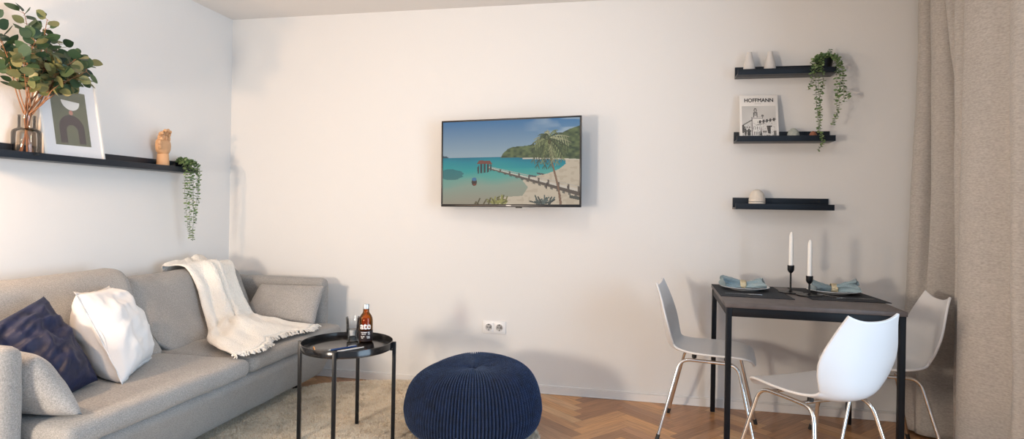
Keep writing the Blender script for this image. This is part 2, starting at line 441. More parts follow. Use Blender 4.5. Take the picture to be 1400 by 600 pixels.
def beach():
    nx, ny = 320, 190
    X, Y = np.meshgrid((np.arange(nx)+.5)/nx, (np.arange(ny)+.5)/ny)   # Y down
    A = 1.6
    img = np.zeros((ny, nx, 3))
    def put(mask, col, a=1.):
        mask = mask.astype(float)*a if mask.dtype == bool else mask*a
        c = np.array(lin(col)) if not isinstance(col, np.ndarray) else col
        img[:] = img*(1-mask[..., None])+c*mask[..., None]
    # sky
    hor = .435
    t = np.clip(Y/hor, 0, 1)[..., None]
    img[:] = np.array(lin((72, 124, 170)))*(1-t)+np.array(lin((158, 178, 188)))*t
    img[:] += np.clip(X-.55, 0, 1)[..., None]*np.array([.0, .03, .05])
    # clouds right
    put(np.clip((vnoise(X*1.6, Y*4, 6, 5)-.45)*1.8, 0, .5)*np.clip((.32-Y)/.15, 0, 1)*np.clip((X-.60)/.2, 0, 1), (196, 208, 214))
    # sea
    s = np.clip((Y-hor)/(1-hor), 0, 1)
    seac = [(0, (20, 112, 140)), (.10, (24, 140, 155)), (.3, (48, 160, 158)), (.48, (96, 168, 156)), (.66, (146, 164, 148)), (1, (158, 152, 134))]
    warp = s+.10*(vnoise(X, Y*2, 5, 9)-.5)+.04*np.sin(X*5)+.18*np.clip(X-.15, 0, 1)*(s > .25)
    sc = np.zeros_like(img)
    for k in range(3): sc[..., k] = np.interp(np.clip(warp, 0, 1), [a for a, _ in seac], [lin(c)[k] for _, c in seac])
    m = Y > hor; img[m] = sc[m]
    put(((np.abs(X-.06)/.10)**2+((Y-.64)/.065)**2+.5*(vnoise(X, Y*3, 20, 3)-.5)) < 1, (40, 104, 112), .75)
    put(inpoly(X, Y, [(0, hor), (0, .412), (.03, .418), (.045, hor)]), (52, 78, 92))
    # sand of the bay
    sand = inpoly(X, Y, [(1.01, .47), (.90, .475), (.905, .53), (.86, .59), (.78, .64), (.66, .68), (.60, .72), (.64, .80), (.60, .90), (.42, .92), (.40, 1.02), (1.01, 1.02)])
    put(sand, (205, 190, 168)); put(sand & (vnoise(X, Y, 40, 4) > .66), (188, 172, 150), .6)
    put(inpoly(X, Y, [(.60, .455), (1.01, .455), (1.01, .49), (.8, .475), (.6, .468)]), (214, 204, 186))
    # wooded headland
    hill = inpoly(X, Y, [(.44, hor+.01), (.455, .40), (.49, .345), (.53, .32), (.60, .315), (.68, .30), (.75, .27), (.84, .20), (.93, .13), (1.01, .09), (1.01, .48), (.8, .458)])
    hn = vnoise(X, Y, 46, 8); hc = np.stack([np.interp(hn, [0, 1], [lin(a)[k], lin(b)[k]]) for k, (a, b) in enumerate([((46, 66, 52), (112, 126, 84))]*3)], -1)
    img[hill] = hc[hill]
    # island strip
    # pier
    a, b = (.345, .565), (1.0, .865)
    d, t = seg_dist(X*A, Y, (a[0]*A, a[1]), (b[0]*A, b[1]))
    below = (Y-(a[1]+(X-a[0])*(b[1]-a[1])/(b[0]-a[0])))
    w = .010+.032*t
    band = (X > a[0]) & (below > -w*.2) & (below < w*.9); put(band, (96, 88, 80))
    put((X > a[0]) & (below > w*.9) & (below < w*1.5) & (np.sin(X*150) > .2), (70, 78, 76), .8)
    put((X > a[0]) & (below > -w*1.0) & (below < -w*.2), (214, 204, 190), .85)
    put((X > a[0]) & (np.abs(below+w*1.7) < .004+.002*t), (190, 182, 170), .8)
    put((X > a[0]) & (below > -w*1.7) & (below < 0) & (np.sin(X*90) > .86), (84, 76, 70), .9)
    # pavilion
    put(inpoly(X, Y, [(.262, .565), (.285, .515), (.37, .515), (.372, .60), (.34, .62), (.27, .63)]) & (np.sin(X*260) > -.3), (58, 66, 68))
    put(inpoly(X, Y, [(.262, .515), (.278, .475), (.36, .478), (.378, .52)]), (124, 74, 66))
    # boats
    put(((X-.243)/.020)**2+((Y-.735)/.045)**2 < 1, (62, 52, 50)); put(((X-.243)/.018)**2+((Y-.70)/.022)**2 < 1, (64, 120, 160)); put(((X-.245)/.014)**2+((Y-.765)/.012)**2 < 1, (120, 66, 52))
    for bx, by in ((.672, .66), (.727, .635)):
        put(inpoly(X, Y, [(bx-.028, by-.008), (bx+.03, by+.008), (bx+.02, by+.022), (bx-.02, by+.012)]), (84, 84, 90))
    put(inpoly(X, Y, [(.93, .89), (1.0, .91), (1.0, .95), (.93, .925)]), (82, 86, 80))
    for px, py in ((.775, .76), (.92, .80), (.77, .80)): put(((X-px)/.005)**2+((Y-py)/.02)**2 < 1, (70, 62, 60))
    # bottom bushes
    for cx, cy, n, c1 in ((.43, .97, 26, (150, 148, 86)), (.75, .97, 26, (92, 104, 100)), (.30, 1.0, 8, (96, 88, 60))):
        r = random.Random(int(cx*100))
        for _ in range(n):
            an = r.uniform(PI*1.05, PI*1.95); L = r.uniform(.03, .10)
            q = (cx+r.uniform(-.05, .05), cy+.02); e = (q[0]+math.cos(an)*L*.7, q[1]+math.sin(an)*L)
            d, _t = seg_dist(X*A, Y, (q[0]*A, q[1]), (e[0]*A, e[1])); k = r.uniform(.6, 1.1); put(d < .008, tuple(v*k for v in c1))
    # palm
    tr = [(.872, 1.0), (.862, .88), (.848, .76), (.826, .62), (.802, .47), (.788, .33)]
    for i in range(len(tr)-1):
        d, t = seg_dist(X*A, Y, (tr[i][0]*A, tr[i][1]), (tr[i+1][0]*A, tr[i+1][1])); put(d < .0125-.001*i, (120, 92, 76)); 
        put((d < .005), (150, 122, 100), .7)
    r = random.Random(5); c0 = (.786, .235)
    fr = [(-168, .20), (-155, .18), (-140, .19), (-120, .20), (-95, .22), (-70, .24), (-50, .24), (-32, .26), (-15, .25), (5, .24), (22, .22), (45, .24), (65, .25), (85, .27), (100, .28), (118, .30), (135, .27), (150, .22), (170, .20), (185, .17), (75, .20), (110, .22), (35, .20), (-105, .18)]
    for an, L in fr:
        a0 = math.radians(an); prev = (c0[0]*A, c0[1]); pts = [prev]
        for i in range(1, 9):
            f = i/8; x = c0[0]*A+math.cos(a0)*L*f*1.0; y = c0[1]+math.sin(a0)*L*f*.9+.11*f*f; pts.append((x, y))
        col = r.choice([(128, 138, 92), (158, 160, 118), (92, 104, 72), (176, 176, 138), (74, 86, 62), (140, 148, 104)])
        for i in range(8):
            f = i/8; ww = .015*(1-f)+.004
            d, _t = seg_dist(X*A, Y, pts[i], pts[i+1]); put(d < ww*.45, col, .95)
            for sd in (-1, 1):
                dx, dy = pts[i+1][0]-pts[i][0], pts[i+1][1]-pts[i][1]; n_ = math.hypot(dx, dy)+1e-6
                e = (pts[i][0]+(dx/n_*.5-dy/n_*sd*.5)*.05, pts[i][1]+(dy/n_*.5+dx/n_*sd*.5)*.05+.025)
                d, _t = seg_dist(X*A, Y, pts[i], e); kk = r.uniform(.75, 1.1); put(d < .0052, tuple(v*kk for v in col), .9)
    put(((X-.79)/.012)**2+((Y-.27)/.03)**2 < 1, (70, 62, 44), .6)
    return img
# ------------------------------------------------------------------ television
TVW, TVH = .914, .553
t = thing('television', 'flat screen television showing a beach with palm and pier, on the back wall', 'television', (2.0757, -.15, 1.4655))
t.rotation_euler = (0, -.011, -.0994)
bz = .010
b = mb('tvblack')
b.box((-TVW/2, 0, TVH/2-bz), (TVW/2, .02, TVH/2), .002); b.box((-TVW/2, 0, -TVH/2), (TVW/2, .02, -TVH/2+.017), .002)
b.box((-TVW/2, 0, -TVH/2+.017), (-TVW/2+bz, .02, TVH/2-bz), .001); b.box((TVW/2-bz, 0, -TVH/2+.017), (TVW/2, .02, TVH/2-bz), .001)
b.build('bezel', t, angle=30)
b = mb('tvblack').box((-TVW/2+.003, .008, -TVH/2+.003), (TVW/2-.003, .03, TVH/2-.003), .003)
b.box((-.30, .03, -.22), (.30, .055, .12), .01); b.build('back_housing', t, angle=30)
img = beach()
T = Matrix.Translation((0, .0035, .0035)) @ Matrix.Rotation(PI/2, 4, 'X')
picture_mesh('screen', img, TVW-2*bz, TVH-bz-.017, 'screen', t, T)
mb('logo').box((-.017, -.0006, -TVH/2+.0075), (.017, .0005, -TVH/2+.0105), .0005).build('logo_mark', t, smooth=False)
mb('tvblack').box((.045, .002, -TVH/2-.007), (.085, .016, -TVH/2+.002), .003).build('sensor_bump', t, angle=30)
b = mb('black').box((-.10, .05, -.11), (.10, .062, .11), .002).box((-.03, .06, -.05), (.03, .146, .05), .004)
b.build('wall_bracket', t, angle=30)

# ------------------------------------------------------------------ wall socket
t = thing('wall_socket', 'white double power socket low on the back wall beside the pouf', 'socket', (1.968, 0, .405))
mb('socket').box((-.077, -.009, -.0405), (.077, 0, .0405), .004).build('frame_plate', t, angle=40)
for sx in (-.0355, .0355):
    b = mb('socket').box((sx-.031, -.0125, -.031), (sx+.031, -.008, .031), .003)
    T = Matrix.Translation((sx, -.0128, 0)) @ Matrix.Rotation(PI/2, 4, 'X')
    b.mat(M['socket_in']); b.lathe([(.0195, 0), (.0215, .0009), (.0235, 0)], n=36, T=T); b.lathe([(.0195, .0003), (0, .0003)], n=36, T=T)
    s_ = b.build('socket_outlet', t, angle=40)
    h = mb('hole')
    for hx in (-.0095, .0095): h.lathe([(.0028, 0), (.0028, .0009)], n=12, T=Matrix.Translation((sx+hx, -.0128, 0)) @ Matrix.Rotation(PI/2, 4, 'X'))
    h.box((sx-.003, -.0140, .0145), (sx+.003, -.0128, .0205)).box((sx-.003, -.0140, -.0205), (sx+.003, -.0128, -.0145))
    h.build('pin_hole', s_, smooth=False)

# ------------------------------------------------------------------ book with HOFFMANN cover
def cover():
    nx, ny = 130, 118; X, Y = np.meshgrid((np.arange(nx)+.5)/nx, (np.arange(ny)+.5)/ny); g = np.full(X.shape, .56)
    g += .10*(vnoise(X, Y, 3, 2)-.5)
    def put(m, v, a=1.): g[:] = np.where(m, g*(1-a)+v*a, g)
    # left wing, tower block, right wing
    put(inpoly(X, Y, [(0, .62), (.30, .46), (.30, 1), (0, 1)]), .62)
    put(inpoly(X, Y, [(.30, .36), (.60, .36), (.60, 1), (.30, 1)]), .74); put((X > .285) & (X < .305) & (Y > .36), .10)
    put(inpoly(X, Y, [(.60, .46), (1.0, .42), (1.0, 1), (.60, 1)]), .66)
    for yy, l in ((.36, (.29, .61)), (.40, (.29, .61))): put((np.abs(Y-yy) < .008) & (X > l[0]) & (X < l[1]), .10)
    d, _ = seg_dist(X, Y, (0, .63), (.30, .45)); put(d < .014, .08)
    d, _ = seg_dist(X, Y, (.50, .52), (1., .43)); put((d < .05) & (np.sin(X*62) > -.2), .07); put(d < .012, .05)
    d, _ = seg_dist(X, Y, (.42, .62), (.66, .56)); put(d < .010, .12)
    # tower
    put((X > .345) & (X < .455) & (Y > .20) & (Y < .37), .58); put((np.abs(X-.35) < .009) & (Y > .2) & (Y < .37), .08); put((np.abs(X-.45) < .012) & (Y > .2) & (Y < .37), .12)
    put(((X-.40)/.045)**2+((Y-.14)/.075)**2 < 1, .12); put(((X-.40)/.02)**2+((Y-.15)/.05)**2 < 1, .5)
    put((np.abs(Y-.215) < .012) & (np.abs(X-.40) < .06), .08); put((np.abs(X-.40) < .05) & (np.abs(Y-.29) < .012), .15)
    for wx in (.375, .42): put((np.abs(X-wx) < .010) & (np.abs(Y-.255) < .02), .10)
    put(((X-.61)/.035)**2+((Y-.315)/.035)**2 < 1, .12); put((np.abs(X-.61) < .012) & (Y > .3) & (Y < .40), .2)
    # windows and arcade
    for i in range(5): put((np.abs(X-(.34+.055*i)) < .008) & (Y > .66) & (Y < .76), .18)
    put((X > .02) & (X < .27) & (Y > .66) & (Y < .71) & (np.sin(X*95) > 0), .12); put((X > .02) & (X < .27) & (Y > .78) & (Y < .82), .12)
    for i in range(4): put((np.abs(X-(.36+.05*i)) < .012) & (Y > .82) & (Y < .93), .14)
    put(inpoly(X, Y, [(.72, .64), (.88, .63), (.86, .90), (.76, .88)]), .05); put((X > .84) & (X < .94) & (Y > .68), .72)
    put((X > .92) & (Y > .80), .16); put((X > .60) & (X < .72) & (Y > .80) & (Y < .86), .2)
    for tx, ty, tr in ((.03, .74, .05), (.20, .86, .05), (.10, .84, .03)): put(((X-tx)/tr)**2+((Y-ty)/.13)**2 < 1, .06)
    put(inpoly(X, Y, [(.52, .95), (.555, .70), (.59, .95)]), .06)
    put(Y > .95, .50); put((Y > .93) & (vnoise(X, Y, 30, 6) > .7), .2)
    put((vnoise(X, Y, 60, 7) > .72) & (Y > .5), .25, .5)
    g = np.clip(g, .01, 1)
    return np.stack([g, g*.985, g*.95], -1)
t = thing('book', 'white book titled HOFFMANN with a grey building photo, leaning on the middle ledge', 'book', (3.556, -.088, ZS2))
t.rotation_euler = (-.20, 0, .03)
BW, BH = .216, .274
mb('book_white').box((-BW/2, -.006, 0), (BW/2, -.0035, BH), .0005).box((-BW/2, .0075, 0), (BW/2, .010, BH), .0005).box((-BW/2, -.006, 0), (-BW/2+.0025, .010, BH), .0005).build('cover', t, angle=30)
mb('pages').box((-BW/2+.002, -.0035, .003), (BW/2-.003, .0075, BH-.003)).build('page_block', t, smooth=False)
picture_mesh('cover_picture', cover(), BW*.875, BH*.70, 'cover_photo', t, Matrix.Translation((0, -.0064, BH*.405)) @ Matrix.Rotation(PI/2, 4, 'X'))
vs, fs = text_mesh('HOFFMANN', .0335, 0.)
x0 = min(v[0] for v in vs); x1 = max(v[0] for v in vs); k = BW*.74/(x1-x0)
tm = mb('ink')
for q, (dx, dy) in enumerate(((-.0007, 0), (.0007, 0), (0, .0006), (0, -.0006))): tm.add([(v[0]*k+dx, v[1]*.98+dy, v[2]-.00003*q) for v in vs], fs, Matrix.Translation((.002, -.0066, BH*.845)) @ Matrix.Rotation(PI/2, 4, 'X'))
tm.build('title_lettering', t, smooth=False)
mb('ink').box((-.022, -.0068, BH*.803), (.016, -.0063, BH*.806)).build('subtitle_line', t, smooth=False)

# ------------------------------------------------------------------ plants
def leaf_shape(L, Wd, n=8, curl=.15, fold=.12):
    """outline fan: centre line along +x, width y, slight fold"""
    vs = [(0, 0, 0)]; 
    for i in range(1, n):
        t = i/n; wv = Wd/2*math.sin(PI*t**.85)**.7
        vs.append((L*t, wv, fold*wv+curl*L*(t-.5)**2-curl*L*.25)); vs.append((L*t, 0, curl*L*(t-.5)**2-curl*L*.25)); vs.append((L*t, -wv, fold*wv+curl*L*(t-.5)**2-curl*L*.25))
    vs.append((L, 0, 0)); fs = []
    fs += [(0, 2, 1), (0, 3, 2)]
    for i in range(n-2):
        a = 1+3*i; b = a+3; fs += [(a, a+1, b+1, b), (a+1, a+2, b+2, b+1)]
    e = len(vs)-1; a = 1+3*(n-2); fs += [(a, a+1, e), (a+1, a+2, e)]
    return vs, fs
def orient(p, d, up):
    d = Vector(d).normalized(); up = Vector(up); z = up-d*up.dot(d)
    if z.length < 1e-4: z = d.orthogonal()
    z.normalize(); y = z.cross(d)
    m = Matrix((d, y, z)).transposed().to_4x4(); m.translation = p; return m
def eucalyptus():
    t = thing('eucalyptus_branches', 'leafy eucalyptus branches standing in the smoked glass vase', 'plant', (.065, -1.515, ZSL+.006))
    r = random.Random(21)
    st = mb('stem'); lf = mb('leaf')
    #  tips in local coordinates (x away from wall, y along wall, z up)
    tips = [(.06, .24, .50), (.10, .19, .40), (.13, .10, .39), (.04, .12, .55), (.08, .02, .56), (.17, -.01, .40), (.05, -.06, .64), (.16, -.10, .50),
            (.20, -.08, .60), (.05, -.16, .50), (.20, -.18, .40), (.03, .08, .43), (.22, .05, .46), (.10, -.24, .56), (.22, .10, .41), (.03, .19, .46), (.12, -.02, .41), (.10, .12, .46)]
    for q, tip in enumerate(tips):
        a = q*2.4; base = Vector((.026*math.cos(a), .026*math.sin(a), .004)); neck = Vector((-.012*math.cos(a)+tip[0]*.05, -.012*math.sin(a)+tip[1]*.05, .195))
        tip = Vector(tip); mid = neck.lerp(tip, .5)+Vector((r.uniform(-.01, .03), r.uniform(-.03, .03), r.uniform(.01, .05)))
        if q < 9:
            pts = spline([base, neck, mid, tip], 26); rs = [.0042-.0030*i/25 for i in range(26)]
            st.tube(pts, rs, 7); i0 = 12
        else:
            src = neck.lerp(tip, .25); pts = spline([neck, src, mid, tip], 22); rs = [.003-.0018*i/21 for i in range(22)]; st.tube(pts, rs, 6); i0 = 9
        n = len(pts)
        for i in range(i0, n):
            reps = (2 if i % 2 else 1) if i < n-1 else 3
            d = (pts[i]-pts[i-1]).normalized()
            for k in range(reps):
                ang = i*1.35+k*PI+r.uniform(-.5, .5)
                side = d.orthogonal().normalized(); side = Matrix.Rotation(ang, 3, d) @ side
                stem_l = r.uniform(.008, .022); dirv = (side*r.uniform(.7, 1.)+d*r.uniform(.1, .7)+Vector((0, 0, r.uniform(-.35, .3)))).normalized()
                p1 = pts[i]+dirv*stem_l
                if p1.x+t.location.x < .03 or p1.z < (.335 if p1.y > .16 else .30): continue
                st.tube([pts[i], p1], [.0010, .0008], 4, caps=False)
                L = r.uniform(.044, .066); Wd = L*r.uniform(.66, .88)
                # broad faces turned loosely to the room
                up = Vector((r.gauss(.5, .5), r.gauss(-.5, .5), r.gauss(.4, .5)))
                vs, fs = leaf_shape(L, Wd, 7, r.uniform(0, .25), r.uniform(.02, .3))
                lf.t = min(1, max(0, r.gauss(.35, .25)+(.35 if p1.z < .43 else 0))); T = orient(p1, dirv, up)  # lower leaves paler and yellower: warm light on them put into the tone
                tipx = (T @ Vector((L, 0, 0))).x
                if tipx+t.location.x < .012: continue
                lf.add(vs, fs, T)
    st.build('stems', t); lf.build('leaves', t, tone=True, angle=180)
eucalyptus()
t = thing('glass_vase', 'smoked glass bottle vase holding eucalyptus on the long ledge', 'vase', (.065, -1.515, ZSL))
pr = [(.0, .002), (.050, .002), (.056, .006), (.057, .015), (.057, .112), (.054, .122), (.045, .129), (.036, .133), (.0335, .140), (.0335, .190), (.0345, .193)]
inn = [(.0315, .193), (.0310, .190), (.0310, .139), (.034, .130), (.043, .126), (.051, .119), (.0535, .111), (.0535, .016), (.050, .010), (0, .008)]
mb('smoke_glass').lathe(pr+inn, n=56).build('vase_glass', t, angle=60)
def hanging_plant(name, label, loc, strands, pot_r, pot_h, rz=0, seed=1, dens=1., crown=40):
    t = thing(name, label, 'plant', loc, rz); r = random.Random(seed)
    mb('black').lathe([(0, 0), (pot_r*.78, 0), (pot_r*.80, .003), (pot_r, pot_h), (pot_r*.93, pot_h), (pot_r*.9, pot_h-.012), (0, pot_h-.012)], n=36).build('pot', t, angle=40)
    st = mb('vine_stem'); lf = mb('vine')
    def leaf(p, d, L, up=None):
        vs, fs = leaf_shape(L, L*r.uniform(.55, .75), 5, .2, .2); lf.t = min(1, max(0, r.gauss(.5, .25)))
        lf.add(vs, fs, orient(p, d, up or (r.gauss(0, .4), r.gauss(-.4, .5), r.gauss(.5, .4))))
    for i in range(crown):
        a = r.uniform(0, 2*PI); q = Vector((math.cos(a)*pot_r*r.uniform(.1, 1.), math.sin(a)*pot_r*r.uniform(.1, 1.), pot_h+r.uniform(-.004, .028)))
        b_ = Vector((q.x*.3, q.y*.3, pot_h-.012)); st.tube([b_, b_.lerp(q, .6)+Vector((0, 0, .006)), q], .0008, 4, caps=False)
        for k in range(4):
            a2 = r.uniform(0, 2*PI); leaf(q+Vector((0, 0, r.uniform(-.01, .004))), (math.cos(a2), math.sin(a2), r.uniform(-.3, .7)), r.uniform(.016, .023))
    for S in strands:
        L_ = sum((Vector(S[i+1])-Vector(S[i])).length for i in range(len(S)-1)); n = max(8, int(L_/.010*dens)); pts = spline(S, n)
        ph = r.uniform(0, 6)
        pts = [p+Vector((math.sin(i*.35+ph)*.0025, math.cos(i*.28+ph)*.002, 0)) for i, p in enumerate(pts)]
        st.tube(pts, .0009, 4)
        for i in range(1, n):
            d = (pts[i]-pts[i-1]).normalized(); s = d.orthogonal().normalized(); a0 = i*PI/2+ph
            for k in (0, 1):
                sd = Matrix.Rotation(a0+k*PI+r.uniform(-.3, .3), 3, d) @ s
                leaf(pts[i], sd+d*r.uniform(-.2, .35)+Vector((0, 0, r.uniform(-.1, .3))), r.uniform(.014, .022)*(1 if i < n*.85 else .75))
    st.build('stems', t); lf.build('leaves', t, tone=True, angle=180)
    return t
# left ledge end: local x away from wall
hanging_plant('trailing_plant', 'trailing green string plant at the end of the long left ledge', (.062, -.535, ZSL), [
    [(.02, -.05, .055), (.055, -.055, .06), (.075, -.05, .02), (.075, -.045, -.12), (.070, -.035, -.26), (.072, -.03, -.375)],
    [(.03, -.03, .06), (.06, -.035, .065), (.078, -.03, .02), (.078, -.022, -.15), (.075, -.02, -.30), (.078, -.012, -.415)],
    [(.03, 0, .06), (.06, 0, .065), (.080, .0, .02), (.080, .008, -.18), (.078, .006, -.36), (.075, .012, -.435)],
    [(.03, .03, .055), (.06, .035, .055), (.080, .04, .01), (.082, .035, -.10), (.08, .03, -.24), (.078, .025, -.33)],
    [(.01, .045, .055), (.05, .055, .045), (.075, .06, 0), (.078, .055, -.10), (.08, .045, -.20)],
    [(.03, -.01, .06), (.065, -.015, .05), (.082, -.012, 0), (.08, -.01, -.10), (.085, -.01, -.22)],
    [(.03, -.05, .055), (.06, -.065, .05), (.076, -.065, 0), (.076, -.062, -.07), (.078, -.06, -.16)],
    ], .042, .05, seed=4, crown=46)
hanging_plant('trailing_plant', 'trailing green string plant in a black pot at the right of the top ledge', (3.905, -.060, ZS1), [
    [(-.03, -.02, .075), (-.045, -.045, .08), (-.05, -.072, .03), (-.045, -.075, -.10), (-.035, -.075, -.22), (-.040, -.075, -.33), (-.02, -.078, -.40), (-.045, -.08, -.455)],
    [(-.02, -.02, .08), (-.06, -.05, .075), (-.068, -.075, .0), (-.060, -.075, -.12), (-.050, -.075, -.24), (-.045, -.075, -.345)],
    [(.0, -.02, .08), (-.025, -.05, .08), (-.03, -.075, .02), (-.025, -.075, -.07), (-.04, -.075, -.17), (-.035, -.075, -.30)],
    [(.02, -.02, .08), (.035, -.05, .08), (.045, -.075, .02), (.05, -.075, -.10), (.06, -.075, -.20), (.045, -.075, -.27), (.03, -.078, -.31)],
    [(.03, -.01, .075), (.05, -.045, .07), (.06, -.075, .0), (.065, -.075, -.08), (.05, -.075, -.16), (.055, -.075, -.24)],
    [(.03, .0, .075), (.065, -.03, .06), (.075, -.075, -.01), (.08, -.078, -.09), (.10, -.078, -.14), (.115, -.08, -.16)],
    [(.02, -.01, .075), (.05, -.04, .09), (.07, -.07, .04), (.085, -.075, -.03), (.08, -.075, -.12), (.09, -.078, -.18)],
    [(-.03, 0, .075), (-.07, -.04, .06), (-.085, -.075, 0), (-.085, -.078, -.06), (-.10, -.08, -.11)],
    [(.03, .01, .075), (.03, -.01, .13)]], .048, .075, seed=9, crown=54)

# ------------------------------------------------------------------ leaning picture frame
t = thing('picture_frame', 'white framed abstract print with an arch and bowl leaning on the long ledge', 'picture', (.101, -1.286, ZSL+.004))
t.rotation_euler = (.022, -.155, .02)
FW, FH = .335, .425
def frect(m, y0, z0, y1, z1, x0, x1, bev=0.): m.box((x0, y0, z0), (x1, y1, z1), bev); return m
f = mb('frame_white')
for a in ((-FW/2, 0, FW/2, .012), (-FW/2, FH-.012, FW/2, FH), (-FW/2, .012, -FW/2+.012, FH-.012), (FW/2-.012, .012, FW/2, FH-.012)): frect(f, a[0], a[1], a[2], a[3], -.022, 0, .0012)
f.build('frame', t, angle=30)
frect(mb('mat_board'), -FW/2+.012, .012, FW/2-.012, FH-.012, -.012, -.008).build('mat_board', t, smooth=False)
PX = Matrix(((0, 0, 1, 0), (1, 0, 0, 0), (0, 1, 0, 0), (0, 0, 0, 1)))    # (u, v) -> (y, z), thickness along x
def Tp(x): return Matrix.Translation((x, 0, 0)) @ PX
p = mb('olive').box((-.0079, -.098, .075), (-.0074, .098, .352))
p.mat(M['plum'])
arch = [(.070*math.cos(a), .165+.070*math.sin(a)) for a in np.linspace(0, PI, 28)]+[(-.070, .098), (-.032, .098)]+[(.032*math.cos(a), .150+.032*math.sin(a)) for a in np.linspace(PI, 0, 20)]+[(.032, .098), (.070, .098)]
for i in range(27):   # arch as quads so that it stays a clean surface
    a0, a1 = PI*i/27, PI*(i+1)/27
    p.add([(-.0070, .070*math.cos(a0), .160+.070*math.sin(a0)), (-.0070, .070*math.cos(a1), .160+.070*math.sin(a1)), (-.0070, .032*math.cos(a1), .148+.032*math.sin(a1)), (-.0070, .032*math.cos(a0), .148+.032*math.sin(a0))], [(0, 1, 2, 3)])
for s in (-1, 1): p.add([(-.0070, s*.070, .086), (-.0070, s*.032, .086), (-.0070, s*.032, .148), (-.0070, s*.070, .160)], [(0, 1, 2, 3)])
p.mat(M['print_white']); p.add([(-.0070, .051*math.cos(a)+.008, .302+.047*math.sin(a)-.003*math.cos(a)) for a in np.linspace(PI, 2*PI, 26)], [list(range(26))])
p.mat(M['pink']); p.add([(-.0068, .011*math.cos(a)+.004, .242+.012*math.sin(a)) for a in np.linspace(0, 2*PI, 24, endpoint=False)], [list(range(24))])
p.build('print', t, smooth=False)
g = mb('picture_glass').box((-.0055, -FW/2+.012, .012), (-.0040, FW/2-.012, FH-.012)); g.build('glass_pane', t, smooth=False)

# ------------------------------------------------------------------ wooden mannequin hand
t = thing('wooden_hand', 'jointed wooden mannequin hand standing on the long ledge', 'ornament', (.060, -.690, ZSL), .15); t.scale = (1.12, 1.12, 1.13)
b = mb('wood_hand').lathe([(0, 0), (.031, 0), (.0325, .002), (.0315, .02), (.028, .078), (.026, .083), (0, .083)], n=36)
b.build('wrist_base', t, angle=40)
pm = mb('wood_hand')
rings = [(.080, .020, .027), (.088, .024, .040), (.105, .027, .051), (.125, .027, .055), (.142, .025, .054), (.152, .020, .050), (.158, .011, .040)]
P = [[(rx*math.cos(a), ry*math.sin(a), z) for (z, rx, ry) in [(r_[0], r_[1], r_[2]) for r_ in rings]] for a in np.linspace(0, 2*PI, 30, endpoint=False)]
pm.grid(P, 30, len(rings), wrapu=True); n_ = len(rings)
pm.face([i*n_+n_-1 for i in range(30)]); pm.face([i*n_ for i in range(30)][::-1]); pm.build('palm', t, angle=60)
def finger(name, base, segs, rad, t):
    """segs: (length, pitch) with pitch from vertical curling toward +x / -y"""
    m = mb('wood_hand'); p = Vector(base)
    for L, pit, yw in segs:
        d = Vector((math.sin(pit)*math.cos(yw), math.sin(pit)*math.sin(yw), math.cos(pit)))
        q = p+d*L
        pts = [p.lerp(q, s) for s in (0, .08, .25, .5, .75, .92, 1)]; rr = [rad*k for k in (.45, .82, 1, .97, .95, .80, .40)]
        m.tube(pts, rr, 14); m.tube([p-d*.001, p+d*.002], rad*.7, 10)
        p = q+d*.0015; rad *= .93
    m.build('finger', t, angle=60)
for k, (yy, L, c) in enumerate(((-.040, 1.0, .95), (-.014, 1.2, .75), (.013, 1.15, .6), (.038, .95, .45))):
    finger('finger', (.004, yy, .152), [(.026*L, .25*c, -.6), (.020*L, 1.15*c, -.6), (.016*L, 2.0*c, -.6)], .0098, t)
finger('thumb', (.014, -.044, .105), [(.026, .7, -1.2), (.024, .25, -.9), (.018, .9, .4)], .0098, t)

